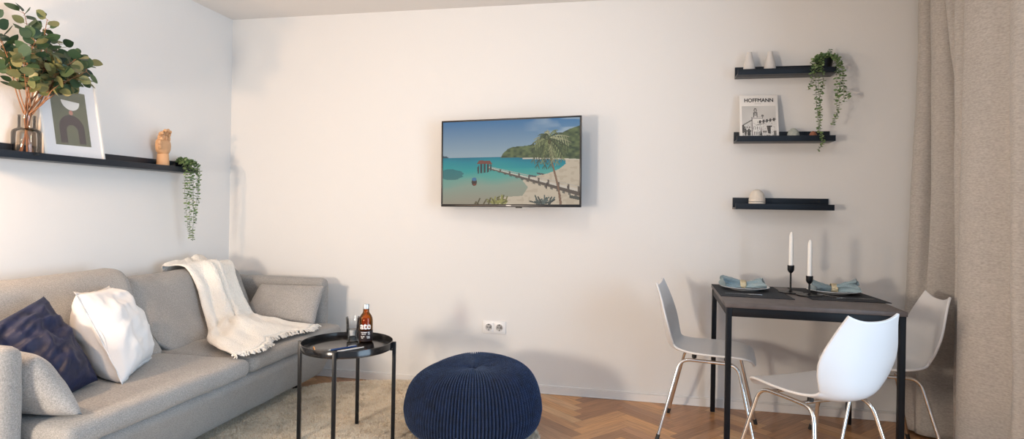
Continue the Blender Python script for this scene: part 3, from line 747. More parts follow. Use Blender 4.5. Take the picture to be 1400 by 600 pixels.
# ------------------------------------------------------------------ fabric bodies
def soft_box(name, a, b, parent, mat='sofa', bev=.03, crown=.0, seed=0., res=.03, wob=.004, shear=None, extra=None):
    """upholstered block: rounded box, subdivided, gently crowned and rumpled"""
    lo = Vector(a); hi = Vector(b); c = (lo+hi)/2; h = (hi-lo)/2
    nx, ny, nz = [max(4, int((hi[i]-lo[i])/res)) for i in range(3)]
    bm = bmesh.new(); idx = {}
    def vert(i, j, k):
        if (i, j, k) not in idx:
            u = Vector((-1+2*i/nx, -1+2*j/ny, -1+2*k/nz)); p = Vector((u[q]*h[q] for q in range(3)))
            # concentrate samples near the edges
            for q in range(3):
                s = u[q]; p[q] = h[q]*(math.sin(s*PI/2)*.35+s*.65)
            inner = Vector((max(-h[q]+bev, min(h[q]-bev, p[q])) for q in range(3))); d = p-inner
            if d.length > 1e-9: p = inner+d.normalized()*bev*min(1, max(abs(d[q]) for q in range(3))/bev) if False else inner+d.normalized()*bev
            uu = p.x/h.x, p.y/h.y, p.z/h.z
            if crown: p.z += crown*(1-uu[0]**2)*(1-uu[1]**2)*(1 if p.z > 0 else -.2)
            w = p+c; n3 = noise3((w.x*5+seed, w.y*5, w.z*5))*wob+noise3((w.x*14, w.y*14+seed, w.z*14))*wob*.35
            nn = d.normalized() if d.length > 1e-9 else Vector((0, 0, 1)); p += nn*n3
            q = p+c
            if shear: q = shear(q)
            idx[(i, j, k)] = bm.verts.new(q)
        return idx[(i, j, k)]
    for i in range(nx):
        for j in range(ny):
            bm.faces.new([vert(i, j, 0), vert(i, j+1, 0), vert(i+1, j+1, 0), vert(i+1, j, 0)])
            bm.faces.new([vert(i, j, nz), vert(i+1, j, nz), vert(i+1, j+1, nz), vert(i, j+1, nz)])
    for i in range(nx):
        for k in range(nz):
            bm.faces.new([vert(i, 0, k), vert(i+1, 0, k), vert(i+1, 0, k+1), vert(i, 0, k+1)])
            bm.faces.new([vert(i, ny, k), vert(i, ny, k+1), vert(i+1, ny, k+1), vert(i+1, ny, k)])
    for j in range(ny):
        for k in range(nz):
            bm.faces.new([vert(0, j, k), vert(0, j, k+1), vert(0, j+1, k+1), vert(0, j+1, k)])
            bm.faces.new([vert(nx, j, k), vert(nx, j+1, k), vert(nx, j+1, k+1), vert(nx, j, k+1)])
    bm.normal_update(); me = bpy.data.meshes.new(name); bm.to_mesh(me); bm.free(); me.materials.append(M[mat]); me.shade_smooth()
    o = bpy.data.objects.new(name, me); COL.objects.link(o); o.parent = parent; return o
SO = Vector((.02, -1.2, 0))
sofa = thing('sofa', 'long grey woven fabric sofa along the left wall', 'sofa', tuple(SO))
def L_(x, y, z): return (x-SO.x, y-SO.y, z)
def base_shear(q):
    # the skirt slopes in towards the floor
    k = (.335-q.z)/.255
    if q.x > .5: q.x -= k*.135+(.022 if q.z > .318 else 0)
    return q
soft_box('base', L_(.03, -2.215, .075), L_(.995, -.205, .335), sofa, bev=.022, wob=.003, seed=2, res=.035, shear=base_shear)
for yy in (-2.1, -.32):
    for xx in (.12, .74): mb('black').tube([L_(xx, yy, 0.0), L_(xx, yy, .085)], [.017, .022], 16).build('leg', sofa)
soft_box('back_frame', L_(.02, -2.215, .30), L_(.115, -.205, .655), sofa, bev=.04, wob=.003, seed=3)
soft_box('armrest', L_(.02, -.225, .30), L_(.868, -.122, .70), sofa, bev=.045, wob=.003, seed=4)
soft_box('armrest', L_(.02, -2.245, .30), L_(.868, -2.145, .700), sofa, bev=.045, wob=.003, seed=5)
def crease(q):
    return q
soft_box('seat_cushion', L_(.10, -1.158, .338), L_(1.012, -.226, .415), sofa, bev=.034, crown=.014, wob=.006, seed=6)
soft_box('seat_cushion', L_(.10, -2.14, .338), L_(1.024, -1.172, .424), sofa, bev=.036, crown=.012, wob=.006, seed=7)
def back_cushion(y0, y1, ztop, sag, seed, lean=0.):
    prof = [(.13, .40), (.105, .60), (.115, .74), (.160, .790), (.225, .795), (.285, .765), (.335, .68), (.420, .545), (.505, .450), (.525, .420), (.49, .402), (.30, .395)]
    k = (ztop-.40)/.395
    m = mb('sofa'); ny = 34; loop = []
    base = spline([(a, b_, 0) for a, b_ in prof]+[(prof[0][0], prof[0][1], 0)], 60)[:-1]
    P = []
    cx, cz = .28, .57
    for j in range(ny+1):
        s = j/ny; e = min(s, 1-s)*(y1-y0); rr = .055
        sc = 1 if e > rr else math.sqrt(max(0, 1-(1-e/rr)**2))*.22+.78
        if j in (0, ny): sc = .70
        row = []
        for q in base:
            x = cx+(q.x-cx)*sc; z = .40+((cz+(q.y-cz)*sc)-.40)*k
            z -= sag*math.sin(PI*s)*max(0, (z-.6))*1.5
            y = y0+(y1-y0)*s; y += lean*max(0, (.80-z))*s
            w = noise3((x*6+seed, y*5, z*6))*.010+noise3((x*16, y*14+seed, z*14))*.003
            row.append((x+w-SO.x, y-SO.y, z+w*.6))
        P.append(row)
    n = len(base); T = list(map(list, zip(*P)))
    m.grid(T, n, ny+1, wrapu=True)
    m.face([i*(ny+1) for i in range(n)]); m.face([i*(ny+1)+ny for i in range(n)][::-1])
    return m.build('back_cushion', sofa, angle=180)
back_cushion(-2.14, -1.150, .838, .02, 3.)
back_cushion(-1.145, -.235, .772, -.02, 8., -.30)
def pillow(name, label, corners, thick, mat, seed=0, wr=.004, flange=0., cat='cushion', bulge=1., bulge_back=1., n=36, pinch=.10, group=None, dents=(), crease=0.):
    """corners a(0,0) b(1,0) c(1,1) d(0,1) in 3-D; inflated both sides along the plane's normal"""
    a, b, c, d = [Vector(p) for p in corners]; cen = (a+b+c+d)/4
    nrm = ((b-a)+(c-d)).cross((d-a)+(c-b)).normalized()
    low = min(p.z for p in (a, b, c, d)); root = Vector((cen.x, cen.y, low))
    m = mb(mat)
    def at(u, v, side):
        su, sv = u*2-1, v*2-1
        pu = su*(1-pinch*(1-sv*sv)*abs(su)**1.5*.55); pv = sv*(1-pinch*(1-su*su)*abs(sv)**1.5*.55)
        uu, vv = (pu+1)/2, (pv+1)/2
        p = a*(1-uu)*(1-vv)+b*uu*(1-vv)+c*uu*vv+d*(1-uu)*vv
        prof = max(0, (1-su**2))**.5*max(0, (1-sv**2))**.5; prof = prof**.9
        e = min(1, 3.2*min(1-abs(su), 1-abs(sv)))
        w = noise3((u*4+seed, v*4, side*3.+seed))*wr*2.2*e+noise3((u*11+seed, v*7, side*5.))*wr*e
        if crease: w += crease*e*(abs(noise3((u*2.2+v*1.6+seed, v*5.5-u*2., 1.)))*-1.6+abs(noise3((u*5+seed, v*11-u*4, 6.)))*-.6)
        for du, dv, dr, dd in dents:
            w -= dd*math.exp(-(((u-du)**2+(v-dv)**2)/dr**2))
        p = p+nrm*side*(thick*.5*prof*(bulge if side == 1 else bulge_back)+w)
        return p-root
    for side in (1, -1):
        P = [[at(.5-.5*math.cos(PI*i/n)*1. if False else i/n, j/n, side) for j in range(n+1)] for i in range(n+1)]
        if side == -1: P = P[::-1]
        m.grid(P, n+1, n+1)
    if flange:
        ring = []
        for i in range(n): ring.append((i/n, 0))
        for i in range(n): ring.append((1, i/n))
        for i in range(n): ring.append((1-i/n, 1))
        for i in range(n): ring.append((0, 1-i/n))
        pin = [at(u, v, 0) for u, v in ring]; pout = []
        r = random.Random(seed)
        for (u, v), p in zip(ring, pin):
            q = at(u, v, 0)+root; dirv = (q-cen); dirv -= nrm*dirv.dot(nrm); dirv.normalize()
            pout.append(p+dirv*flange*(1+.6*abs((u*2-1)*(v*2-1))**4)+nrm*noise3((u*9, v*9, seed))*flange*.6)
        k = len(m.v); nn = len(ring)
        for p in pin: m.v.append(tuple(p+nrm*.0015))
        for p in pout: m.v.append(tuple(p))
        for p in pin: m.v.append(tuple(p-nrm*.0015))
        for i in range(nn):
            j = (i+1) % nn; m.face((k+i, k+j, k+nn+j, k+nn+i)); m.face((k+nn+i, k+nn+j, k+2*nn+j, k+2*nn+i))
    o = m.build(name, angle=180, merge=not flange); o.location = root
    return tag(o, label, cat, group)
# grey lumbar pillow, right
pillow('throw_pillow', 'small grey lumbar pillow leaning on the far armrest', [(.395, -.405, .432), (.915, -.405, .432), (.925, -.300, .668), (.455, -.290, .658)], .13, 'pillow_grey', 3, .003, pinch=.06, group='loose sofa pillows')
pillow('throw_pillow', 'small grey pillow lying against the near armrest, in front of the navy one', [(.965, -2.035, .432), (.46, -2.035, .432), (.46, -2.125, .665), (.870, -2.125, .650)], .16, 'pillow_grey', 5, .003, pinch=.06, group='loose sofa pillows')
pillow('throw_pillow', 'white cotton pillow with flanged edge leaning on the sofa back', [(.800, -1.705, .436), (.590, -1.330, .436), (.375, -1.355, .765), (.540, -1.680, .785)], .23, 'white_cloth', 9, .009, flange=.012, bulge_back=1.4, crease=.008, n=52, pinch=.12, group='loose sofa pillows', dents=((.05, .5, .14, .015),))
pillow('throw_pillow', 'navy blue velvet pillow standing on its corner between white and grey pillows', [(.80, -2.04, .436), (.715, -1.735, .450), (.385, -1.690, .772), (.46, -2.13, .640)], .22, 'velvet', 13, .010, crease=.030, n=56, pinch=.12, group='loose sofa pillows', dents=((.3, .7, .2, .02),))

# ------------------------------------------------------------------ throw blanket
def blanket():
    t = thing('throw_blanket', 'cream knitted throw with fringe draped over the sofa back and seat', 'blanket', (.5, -.75, .43))
    O = Vector(t.location)
    left = [(.085, -.66, .60), (.095, -.72, .775), (.150, -.735, .800), (.245, -.715, .795), (.335, -.730, .690), (.415, -.775, .575), (.530, -.860, .470), (.68, -1.04, .448), (.955, -1.225, .442)]
    right = [(.085, -.30, .55), (.095, -.26, .735), (.150, -.25, .780), (.240, -.29, .772), (.330, -.375, .690), (.42, -.42, .565), (.525, -.44, .462), (.66, -.45, .446), (.925, -.445, .440)]
    ns, nt_ = 110, 90
    Lp = spline(left, ns); Rp = spline(right, ns)
    P = []
    for j in range(nt_+1):
        v = j/nt_; row = []
        for i in range(ns):
            u = i/(ns-1); a, b_ = Lp[i], Rp[i]; p = a.lerp(b_, v)
            # deep lengthwise folds, fanning on the seat
            amp = .016+.012*u; fo = math.sin(v*10.5+u*2.2+1.2+.9*math.sin(u*4))*amp*1.15+noise3((v*5, u*3, 2.))*amp*.9+math.sin(v*27+u*7+1.)*amp*.22
            fo -= .030*math.exp(-((v-.42-.10*u)/.045)**2)*(1 if .15 < u < .78 else .3)
            on_seat = max(0, min(1, (u-.62)/.2))
            fo += on_seat*(math.sin(u*55+v*9)*.006+math.sin(u*30-v*12)*.006)
            nz = Vector((.75*(1-on_seat), -.15, .35+.65*on_seat)).normalized()
            if u < .2: nz = Vector((.2, 0, 1)) if u > .12 else Vector((.3, 0, .6))
            bow = .020*math.sin(PI*v)**.5
            edge = min(1, min(v, 1-v)/.10)**.7
            edge *= 1-.88*max(0, min(1, (u-.90)/.10))
            p = p+nz*((fo+amp*1.15+bow)*edge+.004+noise3((p.x*9, p.y*9, 4.))*.006+noise3((p.x*60, p.y*60, p.z*60))*.0022)
            if u > .8: p.x += .035*math.sin(v*9.)*(u-.8)/.2+ .02*noise3((v*8, 1, 2))
            # outer edges come down onto what they lie on
            row.append(p-O)
        P.append(row)
    # two-sided thickness
    m = MB().mat(M['knit_cream']); m.grid(P, nt_+1, ns)
    o = m.build('blanket_cloth', t, angle=180)
    so = o.modifiers.new('thickness', 'SOLIDIFY'); so.thickness = .007; so.offset = -1
    fr = MB().mat(M['knit_cream']); r = random.Random(2)
    ends = [P[j][ns-1]+O for j in range(nt_+1)]
    for j in range(0, nt_, 1):
        p0 = ends[j]; a = r.uniform(-.7, .7)
        for k in range(3):
            d = Vector((math.cos(a+r.uniform(-.5, .5)), math.sin(a+r.uniform(-.5, .5)), 0)); L = r.uniform(.025, .048)
            z1 = .437+r.uniform(0, .004)
            if p0.x+d.x*L > 1.0: z1 -= 0
            pts = spline([p0, p0+d*L*.4+Vector((0, r.uniform(-.006, .006), .006)), Vector((p0.x+d.x*L*.8, p0.y+d.y*L*.8+r.uniform(-.008, .008), z1+.004)), Vector((p0.x+d.x*L, p0.y+d.y*L, z1))], 7)
            fr.tube([q-O for q in pts], [.0028, .003, .0026, .0024, .0024, .0028, .0018], 5)
        if j % 3 == 0:
            q = p0-O+Vector((r.uniform(0, .01), r.uniform(-.004, .004), 0)); fr.lathe([(0, -.006), (.006, -.004), (.0075, 0), (.006, .004), (0, .006)], q, 8)
    fr.build('fringe', t, angle=180)
def knit_cream():
    m, nt, b = new_mat('cream_knit'); b.inputs['Roughness'].default_value = .95; b.inputs['Sheen Weight'].default_value = .3
    tc = N(nt, 'ShaderNodeTexCoord'); v = N(nt, 'ShaderNodeTexVoronoi', Scale=150.); n = N(nt, 'ShaderNodeTexNoise', Scale=70., Detail=5.)
    nt.links.new(tc.outputs['Object'], v.inputs['Vector']); nt.links.new(tc.outputs['Object'], n.inputs['Vector'])
    ad = N(nt, 'ShaderNodeMath', operation='ADD'); nt.links.new(v.outputs['Distance'], ad.inputs[0]); nt.links.new(n.outputs['Fac'], ad.inputs[1])
    bp = N(nt, 'ShaderNodeBump', Strength=.7, Distance=.006); nt.links.new(ad.outputs[0], bp.inputs['Height']); nt.links.new(bp.outputs['Normal'], b.inputs['Normal'])
    b.inputs['Base Color'].default_value = (.86, .84, .79, 1); return m
M['knit_cream'] = knit_cream()
blanket()

# ------------------------------------------------------------------ rug
def rug():
    t = thing('shaggy_rug', 'shaggy cream wool rug under the side table and pouf', 'rug', (1.5, -1.4, 0), 0)
    out = [(.80, -.36), (.87, -.26), (.98, -.195), (1.10, -.13), (1.28, -.055), (1.55, -.04), (1.9, -.12), (2.14, -.28), (2.26, -.44), (2.33, -.62), (2.41, -.86), (2.44, -1.3), (2.42, -2.6), (2.0, -2.9), (.5, -2.9), (.42, -1.5), (.60, -.6)]
    poly = spline([(x, y, 0) for x, y in out+[out[0]]], 140)[:-1]; O = Vector((1.5, -1.4, 0))
    pp = [(p.x, p.y) for p in poly]
    b = mb('rug_back').prism([(x-O.x, y-O.y) for x, y in pp], .012, Matrix.Translation((0, 0, .001))); b.build('backing', t, smooth=False)
    r = np.random.default_rng(5); n = 200000
    X = r.uniform(.60, 2.46, n*2); Y = np.concatenate([r.uniform(-1.35, -.03, int(n*1.75)), r.uniform(-2.6, -1.35, n*2-int(n*1.75))])
    ins = inpoly(X, Y, pp); X, Y = X[ins], Y[ins]
    n = len(X); clump = vnoise(X, Y, 22, 3); cl2 = vnoise(X, Y, 9, 5)
    az = 2*PI*vnoise(X, Y, 14, 8)*1.6+r.normal(0, 1.7, n); lean = r.uniform(.3, 1.0, n)
    L = .015+.006*clump+r.uniform(0, .005, n); w = r.uniform(.0016, .0028, n)*np.where(Y < -1.35, 1.9, 1.)
    dx, dy = np.cos(az), np.sin(az); sx, sy = -dy, dx
    z0 = np.full(n, .012)
    V = np.zeros((n, 5, 3))
    V[:, 0] = np.stack([X-sx*w, Y-sy*w, z0], 1); V[:, 1] = np.stack([X+sx*w, Y+sy*w, z0], 1)
    m1 = .55*L
    V[:, 2] = np.stack([X+dx*m1*lean*.4+sx*w*.9, Y+dy*m1*lean*.4+sy*w*.9, z0+m1], 1); V[:, 3] = np.stack([X+dx*m1*lean*.4-sx*w*.9, Y+dy*m1*lean*.4-sy*w*.9, z0+m1], 1)
    V[:, 4] = np.stack([X+dx*L*lean*.95, Y+dy*L*lean*.95, z0+L*(1.02-.35*lean)], 1)
    V[:, :, 0] -= O.x; V[:, :, 1] -= O.y
    me = bpy.data.meshes.new('pile'); me.vertices.add(n*5); me.vertices.foreach_set('co', V.reshape(-1))
    base = (np.arange(n)*5)[:, None]
    loops = np.concatenate([base+0, base+1, base+2, base+3, base+3, base+2, base+4], 1).reshape(-1)
    me.loops.add(n*7); me.loops.foreach_set('vertex_index', loops.astype(np.int32))
    me.polygons.add(n*2); st = np.stack([np.arange(n)*7, np.arange(n)*7+4], 1).reshape(-1); me.polygons.foreach_set('loop_start', st.astype(np.int32))
    me.update(calc_edges=True)
    k = (.86+.20*r.random(n))*(.94+.10*cl2); c = np.stack([1.0*k, .935*k, .82*k, np.ones(n)], 1)
    br = r.random(n) < .12; c[br, :3] *= np.array([.80, .70, .58])
    a = me.attributes.new('tone', 'FLOAT_COLOR', 'POINT'); a.data.foreach_set('color', np.repeat(c, 5, axis=0).reshape(-1))
    me.materials.append(M['rug']); o = bpy.data.objects.new('pile', me); COL.objects.link(o); o.parent = t; o['kind'] = 'stuff'
rug()

# ------------------------------------------------------------------ knitted pouf
def pouf():
    R, Hh = .340, .362; cx, cy = 2.046, -.80
    t = thing('knitted_pouf', 'round navy blue knitted pouf on the corner of the rug', 'pouf', (cx, cy, .022))
    ribs = 124; per = 6; nu = ribs*per; nv = 190
    # profile from bottom centre to top centre
    prof = spline([(.0, .0, 0), (.55, .0, 0), (.80, .045, 0), (.95, .16, 0), (1.0, .36, 0), (.975, .56, 0), (.925, .74, 0), (.83, .885, 0), (.68, .965, 0), (.50, .985, 0), (.30, .968, 0), (.15, .945, 0), (.06, .925, 0), (.0, .915, 0)], nv)
    V = np.zeros((nu, nv, 3)); th = 2*PI*np.arange(nu)/nu
    arc = 0.; rowph = []
    for j, q in enumerate(prof):
        if j: arc += math.hypot((q.x-prof[j-1].x)*R, (q.y-prof[j-1].y)*Hh)
        rowph.append(arc)
    for j, q in enumerate(prof):
        rr, z = q.x*R, q.y*Hh
        d0 = prof[max(0, j-1)]; d1 = prof[min(nv-1, j+1)]; tx, tz = (d1.x-d0.x)*R, (d1.y-d0.y)*Hh; l = math.hypot(tx, tz); nx_, nz_ = tz/l, -tx/l
        topness = max(0, min(1, (q.y-.6)/.3)); fade = min(1, (rr/.15))**1.4
        amp = min(.0086, .026*rr)*(1-.35*topness*(rr < .12))
        ribw = np.cos(ribs*th)
        stitch = np.cos(rowph[j]*2*PI/.0115+np.where(ribw > 0, 0, PI)*.9)
        disp = amp*(np.sign(ribw)*np.abs(ribw)**.6)+.0028*fade*stitch
        # body: slumped left, fuller right; creases gathering at the middle
        wob = .012*np.cos(2*th+.6)*math.sin(PI*q.y)*q.x+.010*np.cos(3*th+1.)*q.x*q.y
        crease_ = 0.
        if q.y > .9 or (j > nv*.75):
            cr = .5*np.cos(5*th+.4)+.5*np.cos(8*th+2.); crease_ = -.007*cr*math.exp(-((rr-.075)/.055)**2)
            crease_ = crease_+-.010*math.exp(-(rr/.03)**2)
        V[:, j, 0] = (rr+nx_*disp+wob)*np.cos(th); V[:, j, 1] = (rr+nx_*disp+wob)*np.sin(th)
        V[:, j, 2] = z+nz_*disp+crease_-(.055*np.clip(-np.cos(th-.15), 0, 1)**1.5*q.y**2*(q.x**1.2))
    V[:, :, 2] = np.maximum(V[:, :, 2], 0)
    m = mb('knit'); m.v = [tuple(p) for p in V.reshape(-1, 3)]
    fs = []
    for i in range(nu):
        a, b_ = i*nv, ((i+1) % nu)*nv
        for j in range(nv-1): fs.append((a+j, b_+j, b_+j+1, a+j+1))
    m.f = fs; m.mi = [0]*len(fs); m.tone = [(1, 1, 1)]*len(fs)
    m.build('knitted_cover', t, angle=180)
    b = mb('knit'); 
    for k in range(5): b.tube([(.006*math.cos(k*1.3), .006*math.sin(k*1.3), .325), (.003*math.cos(k), .004*math.sin(k), .338), (.010*math.cos(k*2.1), .010*math.sin(k*2.1), .330)], .003, 6)
    b.build('centre_knot', t)
pouf()

# ------------------------------------------------------------------ side table
def side_table():
    cx, cy, R, zt = 1.477, -1.075, .2200, .5165
    ph = 1.7964
    t = thing('side_table', 'round black metal tray table on four thin legs', 'side table', (cx, cy, .012))
    z = zt-.012
    pr = [(0, z-.036), (R-.004, z-.036), (R, z-.033), (R, z-.001), (R-.0008, z), (R-.003, z), (R-.0035, z-.001), (R-.0035, z-.030), (R-.008, z-.0325), (0, z-.0325)]
    mb('tray').lathe(pr, n=96).build('tray', t, angle=40)
    r2 = R+.0095; c = .0085
    for k in range(4):
        a = ph+k*PI/2; x, y = r2*math.cos(a), r2*math.sin(a); T = Matrix.Translation((x, y, 0)) @ Matrix.Rotation(a, 4, 'Z')
        b = mb('black').box((-c, -c, 0), (c, c, z-.002), .0015, T)
        b.box((-.022, -c*.8, z-.044), (0, c*.8, z-.0365), .001, T)
        b.build('leg', t, angle=30)
    for k in (0, 1):
        a = ph+k*PI/2; T = Matrix.Rotation(a, 4, 'Z')
        mb('black').box((-r2, -.006, .0010+.006*k), (r2, .006, .0070+.006*k), .001, T).build('crossbar', t, angle=30)
    return zt-.0325
ZT = side_table()
# tumbler with water
t = thing('drinking_glass', 'clear tumbler half full of water on the black tray table', 'glass', (1.445, -.955, ZT))
mb('glass').lathe([(0, 0), (.026, 0), (.029, .002), (.0365, .125), (.0363, .1265), (.0348, .1265), (.0345, .125), (.0272, .010), (.022, .006), (0, .006)], n=48).build('tumbler', t, angle=50)
mb('water').lathe([(0, .0066), (.0215, .0066), (.0266, .0106), (.0302, .064), (0, .064)], n=48).build('water', t, angle=50)
# bottle
t = thing('drink_bottle', 'brown glass drink bottle with white lettering on the black tray table', 'bottle', (1.512, -.945, ZT), 0)
mb('amber').lathe([(0, 0), (.029, 0), (.0335, .004), (.0345, .012), (.0345, .112), (.033, .124), (.027, .138), (.019, .148), (.0155, .156), (.0150, .172), (.0135, .174), (.012, .172), (.0125, .156), (.017, .146), (.025, .135), (.0305, .122), (.0315, .110), (.0315, .014), (.028, .008), (0, .008)], n=56).build('bottle_glass', t, angle=50)
mb('cap_silver').lathe([(0, .194), (.0150, .194), (.0162, .191), (.0165, .172), (.0145, .171), (.0145, .188), (0, .189)][::-1], n=44, rmod=lambda a, z: 1+.02*math.cos(22*a)).build('cap', t, angle=40)
mb('amber').lathe([(0, .009), (.027, .009), (.0308, .0145), (.0308, .105), (.030, .118), (0, .118)], n=48).build('drink', t, angle=50)
mb('label_dark').lathe([(.0350, .010), (.0352, .011), (.0352, .062), (.0350, .063)], n=56).build('label', t, angle=60)
def wrap_text(body, size, z, R, bold, ang0, mat, name, sx=1.):
    vs, fs = text_mesh(body, size, bold); m = mb(mat); out = []
    for v in vs:
        a = ang0+v[0]*sx/R; rr = R+.0004+v[2]; out.append((rr*math.cos(a), rr*math.sin(a), z+v[1]))
    m.add(out, fs); return m.build(name, t, smooth=False)
AC = -1.10   # faces the room
wrap_text('ate', .046, .073, .0348, .0012, AC-.10, 'text_white', 'lettering')
for zz, w_ in ((.058, 'CHARI TEA'), (.047, 'black'), (.034, '- 330 ml -'), (.022, 'BIO')): pass
for zz, s_, body in ((.050, .010, '- mate -'), (.038, .0085, 'limette & ingwer'), (.024, .009, 'bio')):
    pass
lines = mb('text_white')
def arc_bar(z0, z1, a0, a1, R=.0354):
    n = 8; P = [[(R*math.cos(a0+(a1-a0)*i/n), R*math.sin(a0+(a1-a0)*i/n), z0+(z1-z0)*j) for j in (0, 1)] for i in range(n+1)]; lines.grid(P, n+1, 2)
for k, (zz, spans) in enumerate(((.054, ((-.75, -.45), (-.40, .10), (.25, .55))), (.046, ((-.65, -.30), (-.2, -.05), (.3, .6))), (.033, ((-.75, -.55), (-.48, -.2), (.1, .25), (.3, .55))), (.026, ((-.7, -.4), (.15, .6))))):
    for a0, a1 in spans: arc_bar(zz, zz+.0035, AC+a0, AC+a1)
lines.build('small_print', t, smooth=False)
# pens
def stick(name, label, p0, p1, r, mat, tip, cat, clip=False):
    p0, p1 = Vector(p0), Vector(p1); d = (p1-p0).normalized(); L = (p1-p0).length
    t = thing(name, label, cat, tuple(p0)); m = mb(mat)
    o = Vector((0, 0, 0)); m.tube([d*.012, d*.013, d*(L-.002), d*L], [r*.8, r, r, r*.7], 12); m.build('barrel', t)
    mb(tip).tube([o, d*.004, d*.0125], [r*.15, r*.35, r*.85], 10).build('tip', t)
    if clip: mb('cap_silver').box((-.0015, 0, 0), (.0015, .0012, .04), .0004, Matrix.Translation(d*(L-.045)+Vector((0, 0, r))) @ d.to_track_quat('Z', 'Y').to_matrix().to_4x4()).build('clip', t)
    return t
stick('ballpoint_pen', 'dark blue ballpoint pen lying on the black tray table', (1.430, -1.178, ZT+.0058), (1.520, -1.062, ZT+.0058), .0052, 'pen_blue', 'cap_silver', 'pen', True)
stick('ballpoint_pen', 'thin white pen lying beside the blue pen on the tray table', (1.475, -1.190, ZT+.0045), (1.560, -1.066, ZT+.0045), .0038, 'pen_white', 'pen_white', 'pen')
stick('pencil_stub', 'short orange pencil stub at the left of the tray table', (1.365, -1.185, ZT+.004), (1.325, -1.125, ZT+.004), .0034, 'pencil', 'pencil', 'pencil')

# ------------------------------------------------------------------ dining table
TX, TY, TA, TW_, TH_ = 3.275, -.833, -.0387, .76, .752
t = thing('dining_table', 'square black framed dining table with dark grey brown top by the right wall', 'table', (TX, TY, 0), TA)
mb('tabletop').box((0, 0, TH_-.020), (TW_, TW_, TH_), .0012).build('tabletop', t, angle=30)
lw = .026; ia = .004
for (x, y) in ((0, 0), (TW_-lw, 0), (0, TW_-lw), (TW_-lw, TW_-lw)):
    lg = mb('tablemetal').box((x+(ia if x == 0 else -ia), y+(ia if y == 0 else -ia), .004), (x+lw+(ia if x == 0 else -ia), y+lw+(ia if y == 0 else -ia), TH_-.020), .002).build('leg', t, angle=30)
    xx, yy = x+(ia if x == 0 else -ia), y+(ia if y == 0 else -ia)
    mb('cap').box((xx+.001, yy+.001, 0), (xx+lw-.001, yy+lw-.001, .0042), .001).build('foot_pad', lg, angle=30)
for s in range(4):
    a, b_ = lw+ia, TW_-lw-ia; q0, q1 = ia+.004, ia+.020
    if s == 0: bx = ((a, q0, TH_-.062), (b_, q1, TH_-.0205))
    if s == 1: bx = ((a, TW_-q1, TH_-.062), (b_, TW_-q0, TH_-.0205))
    if s == 2: bx = ((q0, a, TH_-.062), (q1, b_, TH_-.0205))
    if s == 3: bx = ((TW_-q1, a, TH_-.062), (TW_-q0, b_, TH_-.0205))
    mb('tablemetal').box(bx[0], bx[1], .0015).build('apron_rail', t, angle=30)

def placemat(label, quad):
    """quad: four xy corners on the table top"""
    c = sum((Vector((*q, 0)) for q in quad), Vector())/4
    m = mb('placemat'); n = 60; P = []
    a, b_, c2, d = [Vector((*q, 0))-c for q in quad]
    for i in range(n*4+1):
        u = i/(n*4); row = []
        for j in range(41):
            v = j/40; p = (a*(1-u)+b_*u)*(1-v)+(d*(1-u)+c2*u)*v
            row.append((p.x, p.y, .0026+.0007*math.cos(j*PI)+.0002*math.sin(i*1.3)))
        P.append(row)
    m.grid(P, n*4+1, 41); k = len(m.v)
    for p in (a, b_, c2, d): m.v.append((p.x, p.y, .0004))
    m.face((k+3, k+2, k+1, k))
    m.tube([p+Vector((0, 0, .0022)) for p in (a, b_, c2, d)], .0018, 8, closed=True)
    o = m.build('placemat', angle=80); o.location = (c.x, c.y, TH_); tag(o, label, 'placemat', 'dark placemats on the dining table')
placemat('dark ribbed placemat under the left plate', [(3.287, -.600), (3.632, -.615), (3.632, -.135), (3.300, -.128)])
placemat('dark ribbed placemat under the right plate', [(3.722, -.585), (4.070, -.600), (4.052, -.150), (3.712, -.140)])
ZM = TH_+.0036
def plate(x, y, R, label):
    pr = [(0, .004), (R*.52, .002), (R*.55, 0), (R*.60, 0), (R*.62, .003), (R*.85, .011), (R, .0165), (R*1.003, .0180), (R*.995, .0190), (R*.83, .0145), (R*.64, .0065), (R*.55, .0055), (0, .0055)]
    o = mb('plate').lathe(pr, n=72).build('dinner_plate', angle=50); o.location = (x, y, ZM); tag(o, label, 'plate', 'plates on the dining table')
plate(3.452, -.300, .128, 'white round plate on the left placemat')
plate(3.902, -.300, .132, 'white round plate on the right placemat')
